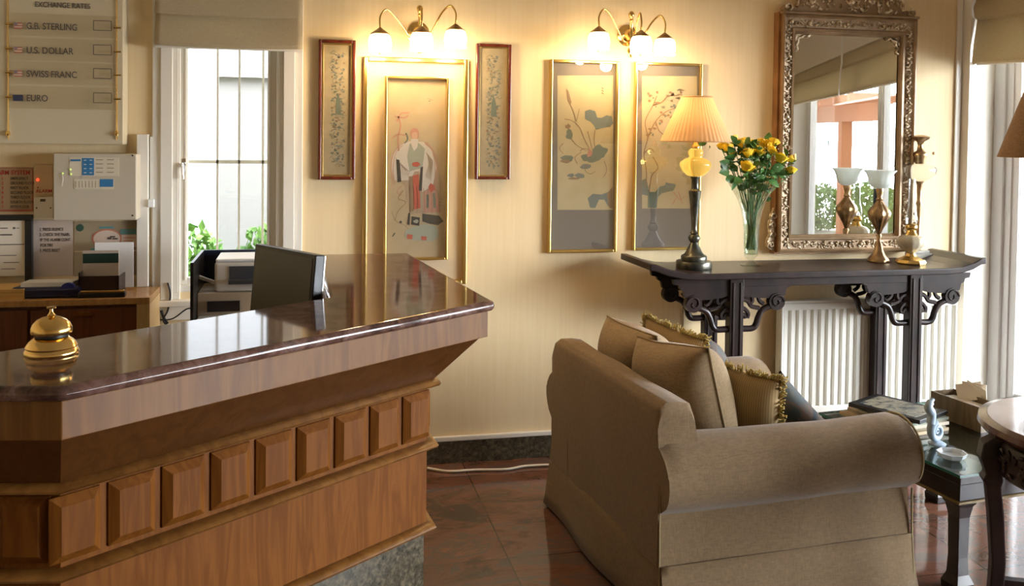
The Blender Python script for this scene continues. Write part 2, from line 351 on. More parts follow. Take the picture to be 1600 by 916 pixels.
# ---- glazed door in the right wall
dr = thing('door_1', None, None, rw(1.3, .3, .06)); dr['kind'] = 'structure'; og = Vector(dr.location)
m = MB(); rbox(m, DS0, DS0+.06, .24, .34, .06, DTOP); rbox(m, DS1-.06, DS1, .24, .34, .06, DTOP); rbox(m, DS0+.06, DS1-.06, .24, .34, DTOP-.06, DTOP); rbox(m, DS0+.06, DS1-.06, .24, .34, .06, .1)
m.build('door_frame', pvc, dr, org=og, bevel=.004)
for k, (a, b) in enumerate(((DS0+.06, 1.5), (1.5, 3.0), (3.0, DS1-.06))):
    m = MB(); rbox(m, a, a+.085, .26, .31, .1, DTOP-.06); rbox(m, b-.085, b, .26, .31, .1, DTOP-.06); rbox(m, a+.085, b-.085, .26, .31, .1, .2); rbox(m, a+.085, b-.085, .26, .31, DTOP-.15, DTOP-.06)
    rbox(m, a+.03, a+.04, .25, .26, .1, DTOP-.06); rbox(m, a+.075, a+.082, .25, .26, .1, DTOP-.06); rbox(m, b-.05, b-.04, .25, .26, .1, DTOP-.06)
    lf = m.build('door_leaf', pvc, dr, org=og)
    m = MB(); rbox(m, a+.085, b-.085, .283, .287, .2, DTOP-.15); m.build('pane', pane_glass, lf, org=og)
    m = MB(); rbox(m, (a if k else b-.085)+.03, (a if k else b-.085)+.05, .22, .26, 1.0, 1.14); m.build('door_handle', black_pl, lf, org=og, bevel=.003)
    if k == 2:
        q = Vector(rw(5.4, .279, 1.50)); R = Matrix((T, O, Vector((0, 0, 1)))).transposed()
        MB().ball(q, (.032, .003, .055), 16, 10, R).build('sticker', pm('green_sticker', (.02, .2, .17), .5), lf, org=og)

# ---- blinds
def blind(name, label, P0, ex, en, width, ztop, zbot, folds, prot):
    """P0 start on the wall line, ex along, en out into the room"""
    t = thing(name, label, 'blind', (P0.x, P0.y, zbot)); og = Vector(t.location)
    prof = [(0.0+prot*.3, ztop)]
    for (z, o) in folds: prof.append((o, z))
    rings = []
    nseg = 24
    for i in range(nseg+1):
        u = i/nseg*width; sag = .006*math.sin(PI*i/nseg)
        rings.append([P0+ex*u+en*o+Vector((0, 0, z-P0.z-sag*(1 if z < ztop-.05 else 0))) for o, z in prof])
    m = MB().loft(rings, cap=False, closed=False)
    o = m.build('blind_cloth', blindc, t, org=og, smooth=True); q = o.modifiers.new('solid', 'SOLIDIFY'); q.thickness = .006
    a = P0+en*(prot*.5); R = Matrix((ex, en, Vector((0, 0, 1)))).transposed()
    MB().box(a+ex*width/2+Vector((0, 0, zbot+.006-P0.z)), (width, .012, .02), R).build('bottom_bar', white_paint, t, org=og)
    MB().box(a+ex*width/2+Vector((0, 0, ztop-.02-P0.z)), (width, .03, .03), R).build('headrail', white_paint, t, org=og)
    return t
bl0 = at(241, 60, WY-.09); bl1 = at(473, 60, WY-.09); zb = at(350, 75, WY-.08).z; zf = at(350, 24, WY-.09).z
blind('roman_blind', 'cream woven roman blind drawn up over the narrow back window', Vector((bl0.x, WY, 0)), Vector((1, 0, 0)), Vector((0, -1, 0)), bl1.x-bl0.x, 2.4, zb,
      [(zf+.09, .055), (zf+.01, .085), (zf, .08), (zf+.008, .06), (zb+.09, .07), (zb+.02, .095), (zb+.004, .085), (zb+.01, .045)], .09)
zb2 = at(1560, 97, 4.1).z; zf2 = at(1560, 25, 4.1).z
P = Vector(rw(.06, .1, 0))
blind('roman_blind', 'large cream roman blind hanging over the glazed door on the right', P, T, -O, 6.4, 2.7, zb2,
      [(zf2+.14, .05), (zf2+.06, .1), (zf2+.01, .085), (zf2, .06), (zf2-.05, .07), (zb2+.1, .09), (zb2+.01, .1), (zb2, .09), (zb2+.005, .06)], .1)
c = thing('blind_cord', 'thin white cord hanging from the large blind, reflected in the mirror', 'cord', rw(3.2, -.03, zb2))
MB().tube([rw(3.2, -.03, 2.7), rw(3.2, -.03, zb2+.25), rw(3.24, -.03, zb2+.2), rw(3.3, -.03, zb2-.02)], .008, 6).build('cord', pvc, c, org=c.location)
# simple plain ceiling rose light further back in the room (behind the viewer)
# ================================================================== COUNTER
A = Vector((.512, 2.464)); d = Vector((.788, .616)); n1 = Vector((.616, -.788)); e = Vector((-.114, .993)); n2 = Vector((.993, .114))
g = Vector((-.984, .176)); n0 = Vector((-.176, -.984)); B = Vector((-.413, 1.743))
def isect(P, n, s, Q, k, t):    # lines offset inwards by s and t
    a = n.x, n.y, n.dot(P)-s; b = k.x, k.y, k.dot(Q)-t
    D = a[0]*b[1]-a[1]*b[0]; return Vector(((a[2]*b[1]-a[1]*b[2])/D, (a[0]*b[2]-a[2]*b[0])/D))
def cpoly(s):
    far = isect(A, n1, s, A, n2, s); near = isect(A, n1, s, B, n0, s); end = Vector((A+e*1.062)-n2*s)
    left = near+g*1.35
    inn = [Vector((.05, end.y)), Vector((.066, 2.59)), Vector((-.60, 2.06)), Vector((-.78, 1.99)), Vector((left.x, left.y+.36))]
    return [left, near, far, end]+inn
ctr = thing('reception_counter', 'wood reception counter with raised square panels and polished brown marble top', 'counter', (0, 2.4, 0)); og = Vector(ctr.location)
def ring(s, z): return [(p.x, p.y, z) for p in cpoly(s)]
MB().prism(ring(0, 1.072), ring(0, 1.1)).build('marble_top', granite, ctr, org=og, bevel=.0135, seg=6)
MB().prism(ring(.018, 1.0), ring(.018, 1.0715)).build('fascia', oak_light, ctr, org=og, bevel=.002)
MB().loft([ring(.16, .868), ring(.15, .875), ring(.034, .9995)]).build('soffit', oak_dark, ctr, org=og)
MB().prism(ring(.165, .455), ring(.165, .867)).build('body', oak, ctr, org=og)
MB().prism(ring(.17, 0), ring(.17, .4545)).build('plinth', granite_dark, ctr, org=og, bevel=.002)
def bead(z, h, o_):
    m = MB(); R_ = []
    for k in range(7):
        a = -PI/2+PI*k/6; R_.append(ring(.165-o_*max(math.cos(a), 0)-.0005, z+h/2*math.sin(a)))
    m.loft(R_); m.build('bead_moulding', oak_light, ctr, org=og, smooth=True)
bead(.865, .026, .034); bead(.692, .024, .03); bead(.462, .026, .026)
bt = MB().prism(ring(.155, .703), ring(.160, .712)); 
def rpanel(P0, ax, nn, u0, u1, z0, z1):
    m = MB(); b_ = .018
    def q(u, z, o_): p = P0+ax*u+nn*o_; return (p.x, p.y, z)
    r0 = [q(u0, z0, 0), q(u1, z0, 0), q(u1, z1, 0), q(u0, z1, 0)]; r1 = [q(u0, z0, .004), q(u1, z0, .004), q(u1, z1, .004), q(u0, z1, .004)]
    r2 = [q(u0+b_, z0+b_, .017), q(u1-b_, z0+b_, .017), q(u1-b_, z1-b_, .017), q(u0+b_, z1-b_, .017)]
    m.loft([r0, r1, r2]); m.build('raised_panel', oak, ctr, org=og, bevel=.001)
far = isect(A, n1, .165, A, n2, .165); near = isect(A, n1, .165, B, n0, .165)
base = A - n1*.165
for k in range(9): u = -1.127+.1165*k; rpanel(base, d, n1, u+.006, u+.107, .715, .845)
for k in range(6): rpanel(near+g*(.012+.1165*k), g, n0, .006, .107, .715, .845)
for k in range(7): rpanel(far+e*(.012+.1165*k), e, n2, .006, .107, .715, .845)
# bell
p = at(71, 561, Z=1.1); bell = thing('call_bell', 'small polished brass call bell on the marble counter top', 'bell', (p.x, p.y+.045, 1.1)); bell.scale = (.86, .86, .88)
MB().lathe([(.058, 0), (.060, .004), (.058, .010), (.054, .014), (.056, .018), (.053, .024), (.048, .030), (.040, .036), (.036, .040)], n=40).build('base', brass, bell, smooth=True)
MB().lathe([(.034, .0395), (.037, .041), (.037, .047), (.034, .049)], n=32).build('collar', black_pl, bell, smooth=True)
MB().lathe([(.044, .048), (.0455, .051), (.0445, .060), (.040, .070), (.032, .078), (.020, .084), (.007, .087)], n=40).build('dome', brass, bell, smooth=True)
MB().lathe([(.007, .086), (.009, .089), (.006, .092), (.004, .097), (.004, .104), (.010, .1045), (.0105, .108), (.004, .109)], n=24).build('button', brass, bell, smooth=True)

# ================================================================== LEFT CORNER
cab = thing('storage_cabinet', 'low wooden cabinet with pale edge against the wall behind the counter', 'cabinet', (-.9, 4.15, 0)); og = Vector(cab.location)
MB().bb(-1.9, -.66, 4.03, 4.285, .02, .845).build('body', cabinet_wood, cab, org=og)
MB().bb(-1.9, -.61, 4.0, 4.285, .8455, .872).build('top', wood('cabinet_top', (.48, .27, .10), (.38, .2, .07), .35), cab, org=og, bevel=.002)
MB().bb(-.66, -.61, 4.0, 4.285, 0, .845).build('side_panel', pine, cab, org=og)
for k in range(3): 
    x = -1.69+.413*k; m = MB().bb(x-.195, x+.205, 4.015, 4.03, .05, .83); dd = m.build('door', cabinet_wood, cab, org=og, bevel=.002)
    MB().box((x, 4.008, .81), (.07, .014, .012)).build('handle', brass, dd, org=og)
BY = 4.2
# exchange board
b = at(190, 226, BY); tl = at(-40, -30, BY); bx0, bx1, bz0, bz1 = -1.40, b.x+.006, b.z, 2.46
eb = thing('exchange_rate_board', 'cream exchange rates board with currency names on the left wall', 'notice board', ((bx0+bx1)/2, BY, bz0)); og = Vector(eb.location)
MB().bb(bx0, bx1, BY, WY-.001, bz0, bz1).build('board', pm('board_cream', (.56, .48, .33), .4), eb, org=og, bevel=.003)
acr = thin_glass('acrylic', (.985, .975, .955), .06)
def rel(v): return Vector(v)-og
for k, (txt, py) in enumerate((('G.B. STERLING', 40), ('U.S. DOLLAR', 78), ('SWISS FRANC', 115), ('EURO', 153))):
    a_, b_ = at(14, py, BY-.02), at(182, py, BY-.02); zz = (a_.z+b_.z)/2
    pl = MB().bb(a_.x, b_.x, BY-.014, BY-.011, zz-.046, zz+.046).build('rate_strip', acr, eb, org=og)
    for xx in (a_.x-.002, b_.x+.002):
        MB().tube([(xx-.014, BY-.012, zz), (xx+.014, BY-.012, zz)], .004, 8).build('clamp', brass, eb, org=og)
    q0 = at(146, py-8, BY-.016); q1 = at(174, py+8, BY-.016); m = MB()
    for z in (q0.z, q1.z): m.bb(q0.x, q1.x, BY-.016, BY-.0142, z-.0012, z+.0012)
    for x in (q0.x, q1.x): m.bb(x-.0012, x+.0012, BY-.016, BY-.0142, q1.z, q0.z)
    m.build('rate_window', ink, eb, org=og)
    q = at(41, py+5, BY-.0145); text('lettering', txt, .038, rel((q.x, BY-.0145, q.z)), pm('grey_ink', (.10, .085, .07), .5), eb, sx=.83 if k else .80)
    q = at(28, py, BY-.015); fm = MB()
    if k == 3: fm.bb(q.x-.019, q.x+.019, BY-.0152, BY-.0142, q.z-.013, q.z+.013); fm.build('flag', pm('flag_blue', (.03, .04, .08), .5), eb, org=og)
    else:
        for j in range(5): fm.mat(j % 2); fm.bb(q.x-.015, q.x+.016, BY-.0152, BY-.0142, q.z-.013+j*.0052, q.z-.0078+j*.0052)
        fm.mat(2).bb(q.x-.015, q.x-.002, BY-.0158, BY-.0152, q.z, q.z+.013)
        fm.build('flag', [pm('flag_red', (.45, .15, .1), .6), pm('flag_white', (.62, .5, .38), .6), pm('flag_navy', (.25, .18, .2), .6)], eb, org=og)
q = at(98, 12, BY-.003); text('heading', 'EXCHANGE RATES', .030, rel((q.x, BY-.003, q.z)), pm('grey_ink'), eb, 'CENTER', sx=.85)
for px in (12, 182):
    q = at(px, 100, BY-.012); MB().tube([(q.x, BY-.006, bz0+.02), (q.x, BY-.006, 2.4)], .003, 8).build('rod', brass, eb, org=og)
    q = at(px, 209, BY-.01); MB().lathe([(.008, -.008), (.010, 0), (.006, .012)], (q.x, BY-.008, q.z), 12).build('knob', brass, eb, org=og)
# trunking
tr = thing('cable_trunking', 'white plastic cable trunking running beside the alarm panel', 'trunking', (-.68, WY, .872)); og = Vector(tr.location)
x0, x1 = at(214, 300, WY-.03).x, at(232, 300, WY-.03).x; zt = at(215, 210, WY-.04).z
MB().bb(x0, x1, WY-.04, WY-.001, .873, zt).build('vertical_run', white_paint, tr, org=og, bevel=.002)
MB().bb(x1+.004, x1+.018, WY-.02, WY-.001, 1.24, zt-.01).build('side_run', white_paint, tr, org=og, bevel=.001)
MB().bb(x1+.0, x1+.024, WY-.05, WY-.001, 1.22, 1.255).build('junction_box', pvc, tr, org=og, bevel=.002)
# alarm panel
PY = 4.17
a_, b_ = at(83, 240, PY), at(213, 344, PY); cz = (a_.z+b_.z)/2
ap = thing('fire_alarm_panel', 'beige fire alarm control box with blue label strips', 'alarm panel', ((a_.x+b_.x)/2, PY, b_.z)); og = Vector(ap.location)
MB().bb(a_.x, b_.x, PY, WY-.001, b_.z, a_.z).build('housing', pm('panel_grey', (.50, .44, .34), .45), ap, org=og, bevel=.004)
def patch(mb, x0, y0, x1, y1, Y, t=.002): p, q = at(x0, y0, Y), at(x1, y1, Y); return mb.bb(p.x, q.x, Y-t, Y, q.z, p.z)
blue = pm('label_blue', (.03, .17, .36), .5); lab = pm('label_cream', (.62, .55, .42), .5)
m = MB(); m.mat(1); patch(m, 109, 246, 186, 275, PY); patch(m, 116, 280, 178, 296, PY, .0018)
m.mat(0); patch(m, 128, 247, 147, 274, PY-.002, .001); patch(m, 156, 280, 177, 292, PY-.0018, .001); patch(m, 110, 249, 126, 252, PY-.002, .001)
m.mat(2)
for r_ in range(4):
    for cx_ in (150, 167): patch(m, cx_, 249+r_*6.5, cx_+11, 250.5+r_*6.5, PY-.002, .0008)
    for cx_ in (131, 140): m.mat(1); patch(m, cx_, 250+r_*6.5, cx_+4, 251+r_*6.5, PY-.003, .0006); m.mat(2)
for k in range(7): patch(m, 118+k*5.2, 283, 118.8+k*5.2, 293, PY-.0018, .0008)
m.build('label_strips', [blue, lab, pm('label_line', (.3, .24, .17), .6)], ap, org=og)
for px, py in ((110, 265), (111, 272), (98, 271)):
    q = at(px, py, PY-.003); MB().ball(q, .004, 8, 6).build('indicator_light', emis('led_green', (.6, .75, .2), .8), ap, org=og)
for px, py in ((207, 243), (207, 337)): q = at(px, py, PY); MB().ball(q, (.004, .002, .004), 8, 6).build('screw', black_pl, ap, org=og)
q = at(98, 280, PY); MB().tube([(q.x, PY-.006, q.z+.02), (q.x+.003, PY-.006, q.z), (q.x-.002, PY-.006, q.z-.03)], .0012, 5).build('key_cord', white_plastic, ap, org=og)
# red/white small boxes
def wallbox(name, label, cat, x0, y0, x1, y1, Y, mt):
    p, q = at(x0, y0, Y), at(x1, y1, Y); t = thing(name, label, cat, ((p.x+q.x)/2, Y, q.z)); og = Vector(t.location)
    MB().bb(p.x, q.x, Y, WY-.001, q.z, p.z).build('housing', mt, t, org=og, bevel=.003); return t, og
t, og = wallbox('alarm_indicator', 'cream alarm indicator plate with a small glowing red light', 'alarm', 53, 257, 83, 304, WY-.02, pm('warm_cream', (.62, .44, .26), .5))
q = at(59, 281, WY-.022); MB().ball(q, .006, 10, 8).build('red_light', emis('led_red', (1, .06, .02), 3), t, org=og)
q = at(59, 293, WY-.022); MB().ball(q, .003, 8, 6).build('button', redink, t, org=og)
q = at(56, 301, WY-.0212); text('lettering', 'ALARM', .02, Vector((q.x, WY-.0212, q.z))-og, redink, t)
t, og = wallbox('call_point', 'small square white switch box under the red indicator light', 'switch box', 53, 308, 83, 341, WY-.035, white_plastic)
m = MB(); patch(m, 63, 311, 71, 315, WY-.035); m.build('slot', ink, t, org=og)
for px in (57, 79): q = at(px, 325, WY-.036); MB().ball(q, .003, 8, 6).build('screw', ink, t, org=og)
# alarm sign
def sheet(name, label, cat, x0, y0, x1, y1, Y, mt, part='sheet', t=.003):
    p, q = at(x0, y0, Y), at(x1, y1, Y); o = thing(name, label, cat, ((p.x+q.x)/2, Y, q.z)); og = Vector(o.location)
    MB().bb(p.x, q.x, Y, Y+t, q.z, p.z).build(part, mt, o, org=og); return o, og
SY = WY-.004
t, og = sheet('alarm_sign', 'tan sign headed in red letters listing alarm instructions', 'sign', -60, 261, 52, 331, SY-.002, pm('sign_tan', (.40, .28, .16), .5), 'plate')
m = MB()
for a_ in ((-58, 262.5, 51, 263.5), (-58, 328.5, 51, 329.5), (50, 263, 51, 329)): patch(m, *a_, SY-.002, .001)
m.build('border_line', redink, t, org=og)
q = at(47, 273, SY-.003); text('heading', 'ALARM SYSTEM', .026, Vector((q.x, SY-.003, q.z))-og, redink, t, 'RIGHT', sx=.85)
for k, s_ in enumerate(('EMERGENCY', 'GROUND FLOOR', 'FIRST FLOOR', 'SECOND FLOOR', 'THIRD FLOOR', 'FOURTH FLOOR', 'FIFTH FLOOR')):
    q = at(16, 281+k*7.4, SY-.003); text('lettering', s_, .017, Vector((q.x, SY-.003, q.z))-og, ink, t, sx=.72, ext=.0003)
    q = at(2, 281+k*7.4, SY-.003); text('number', str(k+1), .017, Vector((q.x, SY-.003, q.z))-og, redink, t, ext=.0003)
# certificate in black frame standing
t, og = sheet('framed_certificate', 'black framed certificate leaning on the wall above the cabinet', 'framed document', -60, 345, 39, 431, WY-.03, paper, 'certificate')
x0, x1, z0, z1 = at(-70, 0, WY-.035).x, at(49, 0, WY-.035).x, .873, at(0, 336, WY-.035).z
xi, zi = at(38, 0, WY-.035).x, at(0, 345, WY-.035).z
MB().bb(x0, x1, WY-.04, WY-.012, zi, z1).bb(xi, x1, WY-.04, WY-.012, z0, zi).bb(x0, xi, WY-.04, WY-.012, z0, z0+.02).bb(x0, x0+.03, WY-.04, WY-.012, z0, zi).build('frame', black_pl, t, org=og, bevel=.002)
m = MB()
for a_ in ((0, 356, 12, 357.4), (0, 366, 19, 368), (20, 355, 24, 358), (26, 356, 30, 357), (-20, 382, 38, 382.6), (0, 399, 26, 399.6), (5, 410, 30, 410.6), (2, 420, 24, 420.6)): patch(m, *a_, WY-.031, .0005)
m.build('writing', pm('grey_ink'), t, org=og)
t, og = sheet('instruction_notice', 'pale paper notice with numbered instructions taped to the wall', 'notice', 52, 344, 114, 431, SY, pm('notice_paper', (.52, .43, .36), .7))
for k, (px, s_) in enumerate(((62, '1. PRESS SILENCE'), (62, '2. CHECK THE PANEL'), (63, 'IF THE ALARM CONT.'), (63, 'FOR FIRE'), (62, '3. PRESS RESET'))):
    q = at(px, 361+k*8.2, SY-.001); text('lettering', s_, .0185, Vector((q.x, SY-.001, q.z))-og, ink, t, sx=.68, ext=.0003)
# poster board with oval badge
t, og = sheet('leaflet_poster', 'tan wall poster with an oval pink badge and teal lines', 'poster', 116, 346, 213, 391, SY, pm('poster_tan', (.34, .27, .17), .6))
m = MB(); q = at(167, 373, SY-.001); m.mat(0).ball(q, (.062, .0014, .042), 24, 12); q2 = at(167, 373, SY-.002); m.mat(1).ball(q2, (.055, .0016, .036), 24, 12)
m.mat(2); patch(m, 172, 369, 180, 371, SY-.004); patch(m, 168, 371, 174, 374, SY-.004); patch(m, 176, 372, 184, 374, SY-.004)
m.mat(3); patch(m, 188, 358, 213, 366, SY-.0008); patch(m, 142, 388, 188, 391, SY-.0008); patch(m, 155, 354, 178, 357, SY-.0004)
m.mat(1); patch(m, 190, 367, 213, 386, SY-.0006); m.mat(0); patch(m, 193, 371, 211, 372, SY-.001); patch(m, 193, 376, 207, 377, SY-.001)
m.mat(4).ball(at(125, 356, SY-.001), (.016, .0014, .016), 16, 8)
m.build('printed_design', [pm('badge_red', (.55, .2, .13), .6), pm('badge_pink', (.66, .52, .42), .6), ink, pm('teal', (.12, .27, .27), .6), pm('stamp_green', (.03, .08, .05), .6)], t, org=og)
t, og = sheet('lower_poster', 'plain tan card fixed below the poster with the oval badge', 'poster', 116, 394, 213, 430, SY, pm('poster_tan'))
# brochure holder
q0, q1 = at(128, 452, 4.12), at(210, 452, 4.12); bh = thing('brochure_holder', 'dark holder with booklets standing on the cabinet', 'brochure holder', ((q0.x+q1.x)/2, 4.12, .872)); og = Vector(bh.location); cw = q1.x-q0.x
MB().bb(q0.x, q1.x-.05, 4.06, 4.2, .872, .88).bb(q0.x, q1.x-.05, 4.06, 4.065, .872, .955).bb(q0.x, q0.x+.005, 4.06, 4.2, .872, .97).bb(q1.x-.055, q1.x-.05, 4.06, 4.2, .872, .95).build('tray', pm('dark_plastic', (.03, .015, .013), .3), bh, org=og)
def booklet(label, x0, x1, z0, z1, y, mt, band=None):
    t = thing('booklet', label, 'booklet', ((x0+x1)/2, y, z0), group=None); og = Vector(t.location)
    MB().bb(x0, x1, y, y+.006, z0, z1).build('cover', mt, t, org=og)
    if band: MB().bb(x0, x1, y-.001, y, z1-.04-.012, z1-.012).build('title_band', band, t, org=og)
booklet('pale booklet with a dark green band standing in the holder', q0.x+.008, q1.x-.058, .882, 1.055, 4.10, pm('notice_paper'), pm('dark_green', (.012, .04, .03), .4))
booklet('white booklet at the back of the dark holder', q0.x+.03, q1.x-.02, .882, 1.075, 4.215, pvc)
t = thing('pen_case', 'long black pen box lying in front of the brochure holder', 'pen box', (q0.x+.10, 4.035, .872)); MB().bb(-.095, .085, -.016, .014, 0, .022).build('box', black_pl, t, bevel=.005); MB().bb(-.085, .08, -.014, .012, .022, .03).build('lid', brass, t, bevel=.003)
# tissue box / tape
q = at(75, 462, 4.06); t = thing('desk_organiser', 'dark blue plastic desk tray holding paper slips and tape', 'desk tray', (q.x, 4.09, .872))
MB().slab([(-.135, -.05), (.12, -.06), (.14, .04), (-.12, .06)], 0, .045).build('tray', pm('navy_plastic', (.012, .016, .06), .25), t, bevel=.012, seg=3)
MB().slab([(-.10, -.035), (.09, -.04), (.105, .05), (-.09, .055)], .045, .062).build('paper_stack', pvc, t)
m = MB(); m.lathe([(.028, -.012), (.028, .012)], (.08, -.045, .034), 20, ax=Matrix.Rotation(PI/2, 3, 'X')); m.build('tape_roll', pm('tape_blue', (.02, .03, .2), .3), t)
q = at(15, 458, 4.06); t = thing('envelope_stack', 'pile of yellow envelopes at the left end of the cabinet', 'envelopes', (q.x-.04, 4.12, .872))
for k in range(3): MB().slab([(-.14, -.09), (.10, -.09), (.11, .08), (-.14, .08)], k*.014, k*.014+.013).build('envelope', pm('manila', (.58, .36, .12), .7), t)

# ---- printer, its stand, monitor
un = thing('equipment_stand', 'beige desk pedestal with black side panel under the printer', 'desk', (-.25, 3.8, 0)); og = Vector(un.location)
x0 = at(303, 450, 3.72).x; x1 = at(452, 400, 3.9).x; zt = at(350, 392, 3.95).z
MB().bb(x0+.012, x1-.02, 3.62, 3.97, 0, .74).build('pedestal', beige, un, org=og, bevel=.003)
MB().bb(x0+.012, x1-.02, 3.62, 3.97, .745, .835).build('drawer', pm('drawer_beige', (.48, .38, .26), .5), un, org=og, bevel=.003)
MB().bb(x0, x0+.011, 3.60, 3.98, 0, zt).build('side_panel', black_pl, un, org=og)
MB().bb(x0, x1, 3.98, 3.99, .70, zt).build('back_panel', pm('navy_panel', (.01, .015, .035), .3), un, org=og)
MB().bb(x0+.012, x1-.02, 3.72, 3.97, .8355, .93).build('riser', pm('drawer_beige'), un, org=og, bevel=.003)
MB().bb(x0+.02, x0+.12, 3.60, 3.71, .8355, .845).build('paper_sheet', pvc, un, org=og)
MB().bb(x0+.05, x0+.17, 3.705, 3.7195, .86, .90).build('dark_slot', black_pl, un, org=og)
pr = thing('printer', 'white desktop printer with grey paper tray behind the counter', 'printer', (-.18, 3.85, .93)); og = Vector(pr.location)
px0 = at(335, 420, 3.74).x
MB().bb(px0, px0+.34, 3.74, 3.96, .9305, 1.045).build('body', white_plastic, pr, org=og, bevel=.01, seg=3)
MB().bb(px0+.004, px0+.335, 3.742, 3.955, 1.0455, 1.058).build('lid', pvc, pr, org=og, bevel=.005)
MB().bb(px0+.055, px0+.30, 3.70, 3.7395, .965, .98).bb(px0+.055, px0+.3, 3.736, 3.7395, .98, 1.03).build('output_tray', pm('grey_plastic', (.07, .075, .085), .3), pr, org=og)
m = MB().prism([(px0-.001, 3.80, .95), (px0-.001, 3.82, .95), (px0-.09, 3.82, .985), (px0-.09, 3.80, .985)], [(px0-.001, 3.80, .962), (px0-.001, 3.82, .962), (px0-.09, 3.82, .997), (px0-.09, 3.80, .997)])
m.build('side_arm', white_plastic, pr, org=og)
# main monitor
ml, mr = Vector((-.138, 2.93)), Vector((.040, 2.635)); ax = (mr-ml).normalized(); nn = Vector((ax.y, -ax.x)); cc = (ml+mr)/2
if nn.y > 0: nn = -nn
mo = thing('computer_monitor', 'black flat computer monitor rising behind the counter', 'monitor', (cc.x, cc.y, .74), math.atan2(ax.y, ax.x))
wd = (mr-ml).length
MB().bb(-wd/2, wd/2, -.006, .026, .20, .47).build('bezel', black_pl, mo, bevel=.004)
MB().bb(-wd/2+.012, wd/2-.012, -.0075, -.0055, .215, .458).build('screen', black_gloss, mo)
MB().bb(-wd/2+.002, wd/2-.002, .0265, .030, .22, .466).build('back_shell', chrome, mo)
MB().bb(-.03, .03, .03, .05, .012, .30).build('stand', black_pl, mo); MB().lathe([(.11, 0), (.11, .01), (.03, .016)]).build('foot', black_pl, mo, smooth=True)
mo.location.x -= .036
mo.rotation_euler = (math.radians(-5), 0, math.atan2(ax.y, ax.x))
dk = thing('inner_desk', 'plain work desk hidden behind the reception counter', 'desk', (-.35, 2.95, 0)); og = Vector(dk.location)
MB().slab([(-.9, 2.45), (-.58, 2.3), (.03, 2.75), (.03, 3.4), (-.3, 3.4)], .715, .74).build('worktop', pine, dk, org=og)
for (x, y) in ((-.55, 2.38), (-.05, 2.72), (0, 3.35), (-.3, 3.35)): MB().box((x, y, .3575), (.04, .04, .715)).build('leg', pine, dk, org=og)
q = at(514, 455, 2.72); t = thing('pen_holder_rod', 'silver edge of a small stand beside the monitor', 'stand', (q.x, 2.72, .74)); MB().tube([(-.03, .02, .0), (-.028, .02, q.z-.74+.035), (.018, -.02, q.z-.74-.03)], .004, 6).lathe([(.03, 0), (.03, .006)], (-.03, .02, 0)).build('rod', chrome, t)
# cables under window
t = thing('wall_cable', 'black cables hanging on the wall below the narrow window', 'cable', at(258, 470, WY-.02)); og = Vector(t.location)
pts = lambda L, Y: [at(x, y, Y) for x, y in L]
def smooth_pts(P, n=6):
    out = []
    for i in range(len(P)-1):
        p0, p1, p2, p3 = P[max(i-1, 0)], P[i], P[i+1], P[min(i+2, len(P)-1)]
        for k in range(n):
            t_ = k/n; out.append(.5*((2*p1)+(p2-p0)*t_+(2*p0-5*p1+4*p2-p3)*t_*t_+(3*p1-p0-3*p2+p3)*t_**3))
    return out+[P[-1]]
MB().tube(smooth_pts(pts([(262, 442), (266, 460), (262, 485), (255, 500), (262, 510)], WY-.035)), .0035, 6).tube(smooth_pts(pts([(250, 500), (270, 498), (290, 484), (298, 482)], WY-.03)), .003, 6).tube(smooth_pts(pts([(252, 485), (256, 497), (262, 506)], WY-.03)), .006, 6).build('cable', black_pl, t, org=og)
t = thing('floor_cable', 'white cable lying on the floor along the marble skirting', 'cable', (.9, 4.2, .008)); og = Vector(t.location)
fc = [at(x, y, Z=.01) for x, y in ((668, 731), (700, 736), (740, 734), (790, 733), (820, 728), (860, 726), (900, 727))]
fc = [Vector((p.x, min(p.y, WY-.03), .008)) for p in fc]; MB().tube(smooth_pts(fc), .006, 8).build('cable', white_paint, t, org=og, smooth=True)
# wall line marks removed; telephone wire near console
t = thing('wall_wire', 'thin brown wire running down the wall beside the console table', 'wire', at(1067, 490, WY-.005)); og = Vector(t.location)
MB().tube([at(1068, 440, WY-.004), at(1067, 500, WY-.004), at(1068, 560, WY-.004)], .0025, 6).build('wire', oak_dark, t, org=og)

